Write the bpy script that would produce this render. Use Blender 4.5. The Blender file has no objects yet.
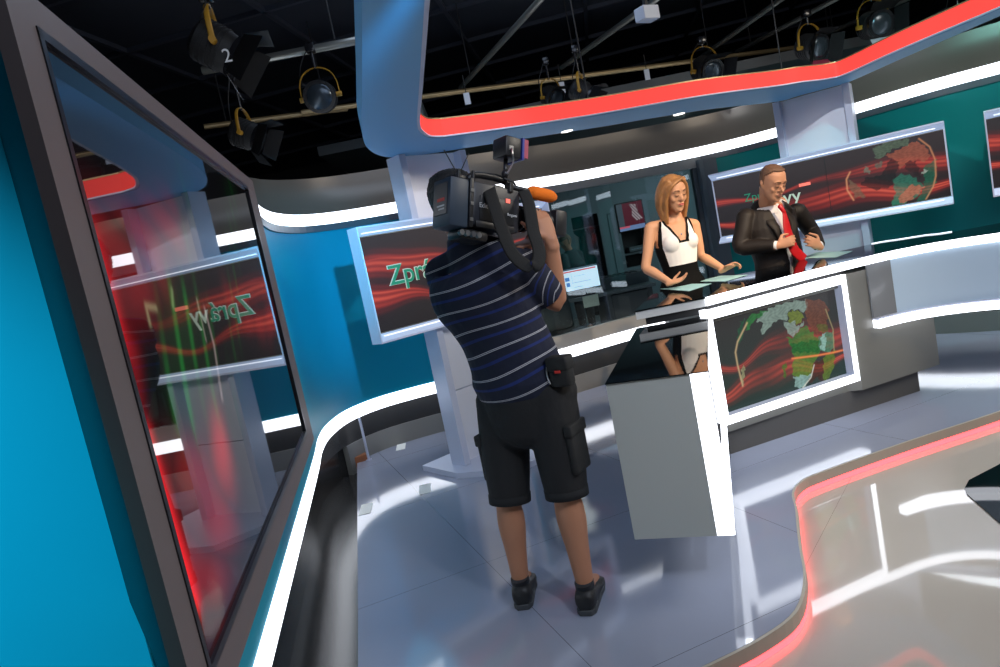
import bpy, bmesh, math, random
import numpy as np
from mathutils import Vector, Matrix, Quaternion
random.seed(7)
SC = bpy.context.scene
COL = SC.collection
V = Vector
PI = math.pi

# ---------------------------------------------------------------- survey of the place
FOC, EYE, ROLL, PITCH = 700.0, 1.5, math.radians(11.5), math.radians(6.6)
def ray(x, y):
    dx = x-500; dy = -(y-333.5)
    a = dx*math.cos(ROLL)+dy*math.sin(ROLL); b = -dx*math.sin(ROLL)+dy*math.cos(ROLL)
    return V((a, FOC*math.cos(PITCH)+b*math.sin(PITCH), b*math.cos(PITCH)-FOC*math.sin(PITCH)))
def atz(x, y, z):
    r = ray(x, y); t = (z-EYE)/r.z; return V((r.x*t, r.y*t, z))
def aty(x, y, Y):
    r = ray(x, y); t = Y/r.y; return V((r.x*t, Y, EYE+r.z*t))
def atplane(x, y, p, d):
    r = ray(x, y); n = (-d[1], d[0]); t = (p[0]*n[0]+p[1]*n[1])/(r.x*n[0]+r.y*n[1])
    return V((r.x*t, r.y*t, EYE+r.z*t))

# ---------------------------------------------------------------- materials
MATS = {}
def mat(name, color=(.5,.5,.5), rough=.5, metal=0, emit=None, estr=1, spec=.5, coat=0, noise=0, nscale=20, bump=0, bscale=60, trans=0, alpha=1, ior=None, coatr=.05):
    if name in MATS: return MATS[name]
    m = bpy.data.materials.new(name); m.use_nodes = True
    nt = m.node_tree; b = nt.nodes['Principled BSDF']
    b.inputs['Base Color'].default_value = (*color, 1)
    b.inputs['Roughness'].default_value = rough
    b.inputs['Metallic'].default_value = metal
    b.inputs['Specular IOR Level'].default_value = spec
    b.inputs['Coat Weight'].default_value = coat
    b.inputs['Coat Roughness'].default_value = coatr
    b.inputs['Transmission Weight'].default_value = trans
    b.inputs['Alpha'].default_value = alpha
    if ior: b.inputs['IOR'].default_value = ior
    if emit:
        b.inputs['Emission Color'].default_value = (*emit, 1)
        b.inputs['Emission Strength'].default_value = estr
    if noise or bump:
        tc = nt.nodes.new('ShaderNodeTexCoord')
    if noise:
        n = nt.nodes.new('ShaderNodeTexNoise'); n.inputs['Scale'].default_value = nscale; n.inputs['Detail'].default_value = 3
        r = nt.nodes.new('ShaderNodeMix'); r.data_type = 'RGBA'
        r.inputs[6].default_value = (*[c*(1-noise) for c in color], 1); r.inputs[7].default_value = (*[min(1, c*(1+noise)) for c in color], 1)
        nt.links.new(tc.outputs['Object'], n.inputs['Vector']); nt.links.new(n.outputs['Fac'], r.inputs[0])
        nt.links.new(r.outputs[2], b.inputs['Base Color'])
    if bump:
        n = nt.nodes.new('ShaderNodeTexNoise'); n.inputs['Scale'].default_value = bscale; n.inputs['Detail'].default_value = 4
        bp = nt.nodes.new('ShaderNodeBump'); bp.inputs['Strength'].default_value = bump; bp.inputs['Distance'].default_value = .01
        nt.links.new(tc.outputs['Object'], n.inputs['Vector']); nt.links.new(n.outputs['Fac'], bp.inputs['Height'])
        nt.links.new(bp.outputs['Normal'], b.inputs['Normal'])
    MATS[name] = m
    return m

mat('wall_blue', (.0,.34,.50), .5, spec=.22, bump=.03, bscale=300, noise=.04, nscale=3)
mat('wall_teal', (.0,.22,.22), .5, spec=.25, bump=.03, bscale=300)
mat('housing_teal', (.0,.05,.065), .6, spec=.1)
mat('bezel', (.15,.125,.125), .45, spec=.3)
mat('bezel_dark', (.015,.015,.018), .3)
mat('led_white', (.9,.9,.9), .5, emit=(.88,.92,1.0), estr=3.2)
mat('led_soft', (.9,.9,.92), .5, emit=(.80,.87,1.0), estr=1.3)
mat('led_red', (.30,.02,.015), .6, spec=.2, emit=(1,.06,.05), estr=1.1)
mat('led_red_floor', (.9,.1,.1), .5, emit=(1,.05,.06), estr=5.0)
mat('acrylic', (.62,.66,.78), .3, emit=(.55,.65,.9), estr=.16)
mat('acrylic_glow', (.62,.68,.80), .35, emit=(.50,.66,1.0), estr=.42)
mat('slab_pale', (.75,.75,.73), .4)
mat('frost_shaded', (.20,.21,.22), .22, emit=(.4,.42,.45), estr=.04, coat=.3)  # frosted panel where the cabinet blocks the backlight, shade put into the colour
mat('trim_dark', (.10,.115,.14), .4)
mat('frost_backlit', (.40,.50,.60), .16, emit=(.40,.52,.65), estr=.22, coat=.4)  # same frosted panel, its backlight put in as emission
mat('canopy', (.14,.39,.68), .5, bump=.02, bscale=200)
mat('canopy_top', (.05,.05,.06), .7)
mat('silver', (.80,.82,.90), .38, metal=.4, bump=.015, bscale=400)
mat('silver_edge', (.56,.60,.74), .4, metal=.2)
mat('cornice', (.17,.15,.13), .36, metal=.45)
mat('base_dark', (.03,.03,.03), .2, spec=.4)
mat('skirting', (.2,.2,.19), .4)
mat('desk_grey', (.47,.49,.46), .42, bump=.02, bscale=300)
mat('desk_olive', (.19,.186,.165), .40)
mat('plinth', (.09,.085,.08), .5)
mat('glass_black', (.004,.005,.006), .03, spec=.3)
mat('black', (.006,.006,.007), .6)
mat('black_gloss', (.01,.01,.012), .2)
mat('black_studio', (.008,.008,.010), .9)
mat('ceiling_tile', (.018,.022,.034), .8)
mat('ceiling_rib', (.028,.034,.05), .6)
mat('ceiling_beam', (.03,.03,.035), .6)
mat('pipe', (.42,.31,.16), .35, metal=.6)
mat('pipe_grey', (.30,.30,.27), .3, metal=.8)
mat('amber', (.42,.22,.02), .45)
mat('lens_glass', (.05,.065,.08), .22, metal=.6)
mat('tag_white', (.62,.66,.72), .6)
mat('wood', (.28,.10,.04), .5, noise=.3, nscale=14)
mat('paper', (.42,.72,.72), .6)
mat('paper_white', (.8,.8,.8), .6)
mat('room_wall', (.125,.155,.17), .6)
mat('room_dark', (.014,.017,.02), .5)
mat('room_floor', (.10,.12,.12), .5)
mat('room_grey', (.07,.08,.085), .5)
mat('ledge', (.30,.31,.31), .35)
mat('skin_f', (.62,.32,.18), .5, spec=.3, bump=.04, bscale=150)
mat('skin_m', (.60,.31,.19), .5, spec=.3, bump=.05, bscale=150)
mat('skin_c', (.46,.21,.12), .5, spec=.3, bump=.05, bscale=150)
mat('lips', (.50,.12,.10), .35)
mat('lips_m', (.42,.17,.12), .5)
mat('brow', (.20,.10,.05), .8)
mat('lash', (.10,.05,.03), .8)
mat('eye_white', (.7,.68,.64), .2)
mat('eye_dark', (.05,.035,.025), .2)
mat('hair_blonde', (.36,.165,.055), .42, noise=.55, nscale=30, bump=.5, bscale=60)
mat('hair_brown', (.16,.085,.05), .6, noise=.4, nscale=60, bump=.4, bscale=200)
mat('hair_dark', (.012,.010,.009), .5, noise=.4, nscale=60, bump=.6, bscale=150)
mat('dress_white', (.85,.82,.78), .8, bump=.08, bscale=60)
mat('dress_black', (.003,.003,.003), .8, spec=.15, bump=.08, bscale=60)
mat('suit', (.012,.009,.008), .6, spec=.35, bump=.25, bscale=28)
mat('shirt_white', (.78,.78,.82), .7, bump=.05)
mat('tie_red', (.55,.006,.012), .35, bump=.1, bscale=60)
mat('shorts', (.010,.010,.011), .85, bump=.6, bscale=18)
mat('pocket', (.013,.013,.013), .8, bump=.5, bscale=25)
mat('shoe', (.010,.010,.011), .5, bump=.2, bscale=90)
mat('shoe_sole', (.05,.055,.06), .6)
mat('sock', (.03,.03,.035), .9)
mat('cam_black', (.012,.012,.014), .4, bump=.05)
mat('cam_body', (.022,.024,.032), .38, bump=.03, bscale=200)
mat('cam_battery', (.025,.045,.075), .45)
mat('cam_metal', (.35,.36,.38), .3, metal=.9)
mat('strap', (.008,.008,.008), .85, bump=.2, bscale=200)
mat('foam_orange', (.95,.20,.01), .95, bump=.5, bscale=300)
mat('text_grey', (.65,.65,.65), .6)
mat('text_red', (.6,.03,.02), .5)
mat('pouch', (.010,.010,.010), .7, bump=.2)
mat('filter_blue', (.03,.05,.28), .3)
mat('filter_pink', (.40,.05,.10), .4)
mat('light_face', (.7,.7,.7), .4, emit=(1,.95,.85), estr=2)
mat('grey_shirt', (.03,.035,.04), .8)
mat('jacket_dark', (.02,.018,.02), .9)
mat('jacket_grey', (.16,.17,.17), .9)
mat('screen_off', (.006,.007,.009), .06, spec=.7)
mat('monitor_text_blue', (.1,.3,.7), .5, emit=(.15,.4,.9), estr=.5)
mat('monitor_text_red', (.7,.1,.1), .5, emit=(.9,.15,.15), estr=.8)
mat('monitor_white', (.8,.85,.9), .5, emit=(.75,.88,1), estr=1.0)
mat('monitor_line', (.1,.12,.15), .5, emit=(.2,.3,.4), estr=.3)
mat('text_green', (.02,.15,.08), .4, emit=(.0,.19,.11), estr=.75)
mat('text_pale', (.3,.35,.3), .4, emit=(.50,.60,.48), estr=.6)
mat('text_flag', (.8,.2,.15), .4, emit=(.85,.14,.10), estr=.8)
mat('light_patch_white', (.85,.88,.85), .5)  # white colour standing in for patches of light on the platform

def glass_mat(name, tint=(.82,.9,.92), gloss=.12):
    m = bpy.data.materials.new(name); m.use_nodes = True; nt = m.node_tree
    for n in list(nt.nodes): nt.nodes.remove(n)
    o = nt.nodes.new('ShaderNodeOutputMaterial'); mx = nt.nodes.new('ShaderNodeMixShader')
    t = nt.nodes.new('ShaderNodeBsdfTransparent'); t.inputs[0].default_value = (*tint, 1)
    g = nt.nodes.new('ShaderNodeBsdfGlossy'); g.inputs['Roughness'].default_value = .02; g.inputs[0].default_value = (.9,.95,1,1)
    f = nt.nodes.new('ShaderNodeFresnel'); f.inputs[0].default_value = 1.5
    nt.links.new(f.outputs[0], mx.inputs[0]); nt.links.new(t.outputs[0], mx.inputs[1]); nt.links.new(g.outputs[0], mx.inputs[2])
    nt.links.new(mx.outputs[0], o.inputs[0]); MATS[name] = m; return m
glass_mat('window_glass')
glass_mat('desk_glass', (.62,.68,.75))

def floor_mat(name, color, rough, jx, jy, ang, jw=.0035, coat=.0, spec=.6):
    """glossy floor sheets with narrow dark joints between them"""
    m = bpy.data.materials.new(name); m.use_nodes = True; nt = m.node_tree; b = nt.nodes['Principled BSDF']
    tc = nt.nodes.new('ShaderNodeTexCoord'); mp = nt.nodes.new('ShaderNodeMapping')
    mp.inputs['Rotation'].default_value = (0, 0, ang)
    nt.links.new(tc.outputs['Object'], mp.inputs['Vector'])
    sx = nt.nodes.new('ShaderNodeSeparateXYZ'); nt.links.new(mp.outputs[0], sx.inputs[0])
    outs = []
    for k, (per, off) in enumerate((jx, jy)):
        a = nt.nodes.new('ShaderNodeMath'); a.operation = 'ADD'; a.inputs[1].default_value = off+100*per
        nt.links.new(sx.outputs[k], a.inputs[0])
        d = nt.nodes.new('ShaderNodeMath'); d.operation = 'MODULO'; d.inputs[1].default_value = per
        nt.links.new(a.outputs[0], d.inputs[0])
        c = nt.nodes.new('ShaderNodeMath'); c.operation = 'LESS_THAN'; c.inputs[1].default_value = jw
        nt.links.new(d.outputs[0], c.inputs[0]); outs.append(c)
    mx = nt.nodes.new('ShaderNodeMath'); mx.operation = 'MAXIMUM'
    nt.links.new(outs[0].outputs[0], mx.inputs[0]); nt.links.new(outs[1].outputs[0], mx.inputs[1])
    n = nt.nodes.new('ShaderNodeTexNoise'); n.inputs['Scale'].default_value = 1.7; n.inputs['Detail'].default_value = 4
    nt.links.new(tc.outputs['Object'], n.inputs['Vector'])
    r = nt.nodes.new('ShaderNodeMix'); r.data_type = 'RGBA'
    r.inputs[6].default_value = (*[c*.93 for c in color], 1); r.inputs[7].default_value = (*[min(1, c*1.07) for c in color], 1)
    nt.links.new(n.outputs['Fac'], r.inputs[0])
    r2 = nt.nodes.new('ShaderNodeMix'); r2.data_type = 'RGBA'; r2.inputs[7].default_value = (*[c*.25 for c in color], 1)
    nt.links.new(mx.outputs[0], r2.inputs[0]); nt.links.new(r.outputs[2], r2.inputs[6])
    nt.links.new(r2.outputs[2], b.inputs['Base Color'])
    n2 = nt.nodes.new('ShaderNodeTexNoise'); n2.inputs['Scale'].default_value = 9; nt.links.new(tc.outputs['Object'], n2.inputs['Vector'])
    mr = nt.nodes.new('ShaderNodeMapRange'); mr.inputs[3].default_value = rough*.7; mr.inputs[4].default_value = rough*1.3
    nt.links.new(n2.outputs['Fac'], mr.inputs[0]); nt.links.new(mr.outputs[0], b.inputs['Roughness'])
    b.inputs['Specular IOR Level'].default_value = spec
    b.inputs['Coat Weight'].default_value = coat; b.inputs['Coat Roughness'].default_value = .03
    MATS[name] = m; return m
floor_mat('floor_platform', (.28,.31,.40), .085, (1.22,.35), (1.22,.42), math.radians(-20), jw=.0025, coat=.15, spec=.6)
floor_mat('floor_low', (.54,.50,.44), .05, (3.4,.9), (3.4,1.7), math.radians(38), coat=.7, jw=.0012)

def shirt_mat():
    m = bpy.data.materials.new('striped_jersey'); m.use_nodes = True; nt = m.node_tree; b = nt.nodes['Principled BSDF']
    at = nt.nodes.new('ShaderNodeAttribute'); at.attribute_name = 'stripe'
    cr = nt.nodes.new('ShaderNodeValToRGB'); cr.color_ramp.interpolation = 'CONSTANT'
    fr = nt.nodes.new('ShaderNodeMath'); fr.operation = 'FRACT'
    nt.links.new(at.outputs['Fac'], fr.inputs[0]); nt.links.new(fr.outputs[0], cr.inputs[0])
    navy = (.006,.009,.028,1); wh = (.50,.50,.54,1); bl = (.008,.022,.13,1)
    e = cr.color_ramp.elements; e[0].position = 0; e[0].color = navy; e[1].position = .42; e[1].color = bl
    for p, c in ((.54,navy),(.865,wh),(.892,navy),(.915,wh),(.942,navy)):
        k = e.new(p); k.color = c
    nt.links.new(cr.outputs[0], b.inputs['Base Color']); b.inputs['Roughness'].default_value = .85
    tc = nt.nodes.new('ShaderNodeTexCoord')
    n = nt.nodes.new('ShaderNodeTexNoise'); n.inputs['Scale'].default_value = 9; n.inputs['Detail'].default_value = 3
    bp = nt.nodes.new('ShaderNodeBump'); bp.inputs['Strength'].default_value = .5; bp.inputs['Distance'].default_value = .03
    nt.links.new(tc.outputs['Object'], n.inputs['Vector']); nt.links.new(n.outputs['Fac'], bp.inputs['Height']); nt.links.new(bp.outputs['Normal'], b.inputs['Normal'])
    MATS['jersey'] = m
shirt_mat()

def screen_mat(name, gain, rough=.25, spec=.3, coat=0):
    m = bpy.data.materials.new(name); m.use_nodes = True; nt = m.node_tree; b = nt.nodes['Principled BSDF']
    at = nt.nodes.new('ShaderNodeAttribute'); at.attribute_name = 'picture'
    nt.links.new(at.outputs['Color'], b.inputs['Emission Color']); b.inputs['Emission Strength'].default_value = gain
    b.inputs['Base Color'].default_value = (.008,.008,.01,1); b.inputs['Roughness'].default_value = rough
    b.inputs['Specular IOR Level'].default_value = spec; b.inputs['Coat Weight'].default_value = coat; b.inputs['Coat Roughness'].default_value = .01
    MATS[name] = m
screen_mat('screen_on', 1.0)
screen_mat('screen_gloss', 1.0, rough=.02, spec=.8, coat=.25)

# ---------------------------------------------------------------- mesh helpers
def new_bm(): return bmesh.new()
def quadface(bm, vs, mi=0):
    try:
        f = bm.faces.new(vs); f.material_index = mi; return f
    except ValueError: return None
def box(bm, lo, hi, M=None, mi=0, bev=0):
    x0,y0,z0 = lo; x1,y1,z1 = hi
    pts = [(x0,y0,z0),(x1,y0,z0),(x1,y1,z0),(x0,y1,z0),(x0,y0,z1),(x1,y0,z1),(x1,y1,z1),(x0,y1,z1)]
    vs = [bm.verts.new((M @ V(p)) if M else p) for p in pts]
    fs = [quadface(bm, [vs[i] for i in q], mi) for q in ((3,2,1,0),(4,5,6,7),(0,1,5,4),(1,2,6,5),(2,3,7,6),(3,0,4,7))]
    if bev:
        es = list({e for f in fs for e in f.edges})
        r = bmesh.ops.bevel(bm, geom=es, offset=bev, segments=2, affect='EDGES', profile=.5)
        for f in r['faces']: f.material_index = mi
    return vs
def loft(bm, rings, mi=0, cap=True, close=True):
    R = [[bm.verts.new(p) for p in r] for r in rings]
    n = len(R[0])
    for a, b in zip(R, R[1:]):
        for i in range(n if close else n-1):
            j = (i+1) % n
            quadface(bm, (a[i], a[j], b[j], b[i]), mi)
    if cap:
        quadface(bm, list(reversed(R[0])), mi); quadface(bm, R[-1], mi)
    return R
def catmull(vals, sub):
    """vals: list of tuples, returns smoothed list"""
    out = []; n = len(vals)
    A = [np.array(v, float) for v in vals]
    for i in range(n-1):
        p0 = A[max(i-1,0)]; p1 = A[i]; p2 = A[i+1]; p3 = A[min(i+2,n-1)]
        for k in range(sub):
            t = k/sub
            out.append(.5*((2*p1)+(-p0+p2)*t+(2*p0-5*p1+4*p2-p3)*t*t+(-p0+3*p1-3*p2+p3)*t**3))
    out.append(A[-1]); return out
def limb(bm, pts, rad, side=None, n=16, sub=4, mi=0, round_ends=True, sup=1.0):
    rr = [(r, r) if not isinstance(r, (tuple, list)) else r for r in rad]
    data = [tuple(p)+tuple(r) for p, r in zip(pts, rr)]
    d = catmull(data, sub) if sub > 1 else [np.array(q, float) for q in data]
    P = [V(q[:3]) for q in d]; Rr = [(max(q[3], .0005), max(q[4], .0005)) for q in d]
    rings = []
    sv = V(side) if side is not None else None
    prev = None
    for i, p in enumerate(P):
        t = (P[min(i+1, len(P)-1)]-P[max(i-1, 0)])
        t = t.normalized() if t.length > 1e-9 else V((0,0,1))
        if sv is not None: s = sv - t*sv.dot(t)
        elif prev is not None: s = prev - t*prev.dot(t)
        else:
            s = V((1,0,0)) - t*t.x
            if s.length < .2: s = V((0,1,0)) - t*t.y
        s.normalize(); prev = s; u = t.cross(s)
        def ring(c, k):
            o = []
            for j in range(n):
                a = 2*PI*j/n; ca, sa = math.cos(a), math.sin(a)
                if sup != 1: ca = math.copysign(abs(ca)**sup, ca); sa = math.copysign(abs(sa)**sup, sa)
                o.append(c + s*(ca*Rr[i][0]*k) + u*(sa*Rr[i][1]*k))
            return o
        m = min(Rr[i])
        if i == 0 and round_ends:
            for k in (.3,.7,.92): rings.append(ring(p - t*m*math.sqrt(1-k*k)*.9, k))
        rings.append(ring(p, 1))
        if i == len(P)-1 and round_ends:
            for k in (.92,.7,.3): rings.append(ring(p + t*m*math.sqrt(1-k*k)*.9, k))
    loft(bm, rings, mi)
def ellipsoid(bm, c, r, M=None, nu=16, nv=10, mi=0):
    c = V(c); rings = []
    for i in range(1, nv):
        th = PI*i/nv
        ring = []
        for k in range(nu):
            a = 2*PI*k/nu; q = V((r[0]*math.sin(th)*math.cos(a), r[1]*math.sin(th)*math.sin(a), -r[2]*math.cos(th)))
            ring.append(c + (M @ q if M else q))
        rings.append(ring)
    loft(bm, rings, mi)
def cyl(bm, a, b, r, n=16, r2=None, mi=0):
    limb(bm, [a, b], [r, r if r2 is None else r2], n=n, sub=1, mi=mi, round_ends=False)
def prism(bm, poly, z0, z1, mi=0, mis=None):
    """vertical prism over plan polygon"""
    a = [bm.verts.new((p[0], p[1], z0)) for p in poly]; b = [bm.verts.new((p[0], p[1], z1)) for p in poly]
    n = len(poly)
    for i in range(n): quadface(bm, (a[i], a[(i+1)%n], b[(i+1)%n], b[i]), mi if mis is None else mis)
    from mathutils.geometry import tessellate_polygon
    for tri in tessellate_polygon([[V((p[0], p[1], 0)) for p in poly]]):
        quadface(bm, [a[k] for k in tri], mi); quadface(bm, [b[k] for k in reversed(tri)], mi)
def strip(bm, path, z0, z1, th, mi=0, side=1):
    """upright band along a plan path, thickness th to the left of travel (side=1); z0/z1 number or list"""
    n = len(path); P = [V((p[0], p[1], 0)) for p in path]
    nr = []
    for i in range(n):
        t = (P[min(i+1,n-1)]-P[max(i-1,0)]).normalized(); nr.append(V((-t.y, t.x, 0))*side)
    zz0 = z0 if isinstance(z0, list) else [z0]*n; zz1 = z1 if isinstance(z1, list) else [z1]*n
    rings = [[P[i]+V((0,0,zz0[i])), P[i]+V((0,0,zz1[i])), P[i]+nr[i]*th+V((0,0,zz1[i])), P[i]+nr[i]*th+V((0,0,zz0[i]))] for i in range(n)]
    loft(bm, rings, mi)
def offset(path, d):
    n = len(path); P = [V((p[0], p[1], 0)) for p in path]; o = []
    for i in range(n):
        t = (P[min(i+1,n-1)]-P[max(i-1,0)]).normalized(); q = P[i]+V((-t.y, t.x, 0))*d; o.append((q.x, q.y))
    return o
def smooth_path(path, sub=5): return [tuple(q) for q in catmull(path, sub)]

def finish(bm, name, m, parent=None, smooth=False, recalc=True, M=None, autosmooth=None):
    if recalc: bmesh.ops.recalc_face_normals(bm, faces=bm.faces)
    me = bpy.data.meshes.new(name); bm.to_mesh(me); bm.free()
    for k in (m if isinstance(m, (list, tuple)) else [m]): me.materials.append(MATS[k])
    if smooth: me.shade_smooth()
    if autosmooth is not None:
        me.shade_smooth()
        try: me.set_sharp_from_angle(angle=math.radians(autosmooth))
        except Exception: pass
    o = bpy.data.objects.new(name, me); COL.objects.link(o)
    if parent is not None: o.parent = parent
    if M is not None: o.matrix_basis = M
    return o
def tag(o, label=None, cat=None, group=None, kind=None):
    if label: o['label'] = label
    if cat: o['category'] = cat
    if group: o['group'] = group
    if kind: o['kind'] = kind
    return o
def thing(name, label, cat, loc=(0,0,0), rz=0, group=None, rot=None):
    o = bpy.data.objects.new(name, None); o.empty_display_size = .1; COL.objects.link(o)
    o.location = loc; o.rotation_euler = rot if rot else (0,0,rz)
    return tag(o, label, cat, group)
def remeshed(bm, name, m, parent, voxel, smooth_it=4, factor=.5, M=None):
    """fuse the overlapping volumes of a bmesh into one continuous skin"""
    o = finish(bm, name, m, None)
    r = o.modifiers.new('r', 'REMESH'); r.mode = 'VOXEL'; r.voxel_size = voxel; r.use_smooth_shade = True
    if smooth_it:
        s = o.modifiers.new('s', 'SMOOTH'); s.factor = factor; s.iterations = smooth_it
    dg = bpy.context.evaluated_depsgraph_get(); dg.update()
    me = bpy.data.meshes.new_from_object(o.evaluated_get(dg))
    old = o.data; o.modifiers.clear(); o.data = me; me.name = name; bpy.data.meshes.remove(old)
    if not me.materials:
        for k in (m if isinstance(m, (list, tuple)) else [m]): me.materials.append(MATS[k])
    if parent is not None: o.parent = parent
    if M is not None: o.matrix_basis = M
    return o
def text_mesh(txt, size, name, m, parent, M, extr=.001, shear=0, bold=0):
    cu = bpy.data.curves.new(name, 'FONT'); cu.body = txt; cu.size = size; cu.extrude = extr; cu.shear = shear; cu.offset = bold
    o = bpy.data.objects.new(name, cu); COL.objects.link(o)
    dg = bpy.context.evaluated_depsgraph_get(); dg.update()
    me = bpy.data.meshes.new_from_object(o.evaluated_get(dg)); bpy.data.objects.remove(o)
    me.materials.clear(); me.materials.append(MATS[m])
    o = bpy.data.objects.new(name, me); COL.objects.link(o); o.parent = parent; o.matrix_basis = M
    return o
def picture(name, w, h, nx, ny, fn, m, parent, M, z0=0):
    """display face, x 0..w, z 0..h, colours per point from fn(X, Z) arrays"""
    xs = np.linspace(0, w, nx+1); zs = np.linspace(0, h, ny+1)
    X, Z = np.meshgrid(xs, zs)
    co = np.zeros(((nx+1)*(ny+1), 3)); co[:,0] = X.ravel(); co[:,2] = Z.ravel()
    i = np.arange(nx*ny); r = i//nx; c = i % nx; a = r*(nx+1)+c
    faces = np.stack([a, a+1, a+nx+2, a+nx+1], 1)
    me = bpy.data.meshes.new(name); me.from_pydata(co.tolist(), [], faces.tolist())
    rgb = fn(X.ravel(), Z.ravel())
    ca = me.color_attributes.new('picture', 'FLOAT_COLOR', 'POINT')
    buf = np.ones((len(co), 4), np.float32); buf[:, :3] = np.clip(rgb, 0, 4); ca.data.foreach_set('color', buf.ravel())
    me.materials.append(MATS[m]); me.update()
    o = bpy.data.objects.new(name, me); COL.objects.link(o); o.parent = parent; o.matrix_basis = M
    return o
def inpoly(X, Z, poly):
    ins = np.zeros(X.shape, bool); n = len(poly)
    for i in range(n):
        x1, y1 = poly[i]; x2, y2 = poly[(i+1)%n]
        if y1 == y2: continue
        c = ((y1 > Z) != (y2 > Z)) & (X < (x2-x1)*(Z-y1)/(y2-y1)+x1)
        ins ^= c
    return ins
def dist_line(X, Z, pts):
    d = np.full(X.shape, 9.)
    for (x1,y1),(x2,y2) in zip(pts, pts[1:]):
        L = (x2-x1)**2+(y2-y1)**2+1e-12
        t = np.clip(((X-x1)*(x2-x1)+(Z-y1)*(y2-y1))/L, 0, 1)
        d = np.minimum(d, np.hypot(X-x1-t*(x2-x1), Z-y1-t*(y2-y1)))
    return d
def waves(X, Z, w, h, ph=0, gain=1.0, bands=((.62,.07,.055,.8),(.30,.09,.07,1.0))):
    """glowing red ribbons drifting over a near-black ground"""
    u = X/w; v = Z/h
    R = np.zeros_like(X); 
    for k, (c, amp, wd, g) in enumerate(bands):
        ctr = c + amp*np.sin(2*PI*(u*1.15+.13*k+ph)) + .35*amp*np.sin(2*PI*(u*2.7+.4*k+ph*2))
        wid = wd*(1.1+.7*np.sin(2*PI*(u*.8+.3*k+ph)))
        d = (v-ctr)/wid
        fil = .45+.55*np.abs(np.sin(d*4.2+2.1*np.sin(u*5+k)))**2
        fade = .35+.65*np.abs(np.cos(PI*(u*1.0-.05+.2*k)))
        R += g*np.exp(-d*d)*fil*fade
        R += .7*g*np.exp(-((v-ctr-.6*wid)/.008)**2)*fade*.5
    base = .016+.016*v
    rgb = np.stack([base*1.15+R*.62*gain, base*.95+R*R*.085*gain, base+R*R*.045*gain], -1)
    return rgb
# ================================================================ THE SETTING
CAZ = math.radians(-9.74)
Cd = V((math.sin(CAZ), math.cos(CAZ), 0))
wp = V((-1.404, 4.75, 0))
def wC(y): return (wp.x + Cd.x/Cd.y*(y-wp.y), y)
LEFT = smooth_path([wC(1.35), wC(1.8), wC(2.4), wC(3.2), wC(4.3), (-1.425,4.83), (-1.455,5.25), (-1.39,5.68), (-1.17,5.99), (-.82,6.16), (-.4,6.27), (.05,6.42)], 4)
MID = smooth_path([(.05,6.42), (.53,6.60), (1.36,6.98), (2.36,7.28)], 4)
RIGHT = smooth_path([(2.36,7.28), (2.75,7.28), (3.1,7.1), (3.4,6.75), (3.62,6.35), (3.95,5.95), (4.5,5.5), (5.3,4.9), (6.2,4.0), (6.8,3.0)], 4)
FULL = LEFT + MID[1:] + RIGHT[1:]
def ztop(p):
    x = p[0]
    return 2.00 + max(0, min(1, (x-1.0)/3.0))*.08
def struct(o): return tag(o, kind='structure')

# raised platform the presenters and operator stand on
edge = smooth_path([(6.4,5.05), (4.5,4.50), (3.5,4.20), (2.804,3.985), (2.103,3.80), (1.552,3.628), (1.40,3.555), (1.30,3.43), (1.235,3.25), (1.165,3.08), (1.085,2.88), (.985,2.62), (.86,2.42), (.70,2.31), (.50,2.225), (.2,2.12), (-.2,1.95), (-.6,1.6)], 4)
plat = edge + [(-.60,1.45), (-1.45,6.05)]
plat = [p for p in plat]
plat += [(-1.36,6.02), (-.8,6.22), (.05,6.50), (.53,6.68), (1.36,7.06), (2.36,7.36), (3.1,7.2), (3.75,6.4), (5.3,5.0+.3), (6.4,5.3)]
b = new_bm(); prism(b, plat, -.2, 0)
struct(finish(b, 'floor', 'floor_platform'))
b = new_bm(); box(b, (-4,-2.5,-.25), (8.5,14,-.085))
struct(finish(b, 'floor', 'floor_low'))
b = new_bm(); prism(b, [(-.62,1.4),(-1.0,1.4),(-2.2,6.4),(-1.3,6.6)], -.084, -.079); struct(finish(b, 'floor', 'base_dark'))
# cream riser facing the lower floor and the red light strip at its foot
b = new_bm(); mat('riser', (.40,.36,.29), .4); strip(b, edge, -.055, -.001, .012, side=1)
struct(finish(b, 'trim_1', 'riser'))
o = tag(finish((lambda b: (strip(b, edge, -.083, -.056, .010, side=1), b)[1])(new_bm()), 'light_strip', 'led_red_floor'),
    'red glowing light strip along the foot of the curved platform edge', 'light strip')

# set wall: pieces between the lower and upper light strips
def wallpiece(path, name, m, z0=.478, z1=None):
    path = offset(path, -.03); b = new_bm(); zt = [z1 if z1 is not None else ztop(p) for p in path]
    strip(b, path, z0, zt, .08); return struct(finish(b, name, m, autosmooth=40))
wallpiece(LEFT, 'wall_left', 'wall_blue')
wallpiece(RIGHT, 'wall_right', 'wall_teal')
# near return of the set wall, turned towards the photographer
b = new_bm(); strip(b, [(-2.6,.55), (-1.3,1.12), (-.812,1.33)], -.085, 2.6, .08); struct(finish(b, 'wall_side', 'wall_blue'))
b = new_bm(); mat('pier', (.075,.10,.12), .45); strip(b, [(2.30,7.235),(2.36,7.255),(2.50,7.262)], .17, 2.0, .05, side=-1); struct(finish(b, 'trim_7', 'pier'))
wallpiece(MID, 'trim_2', 'ledge', .478, .60)                      # sill under the control room window
b = new_bm(); strip(b, offset(MID, -.03), 1.93, [ztop(p) for p in MID], .08); struct(finish(b, 'trim_3', 'ledge'))
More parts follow.
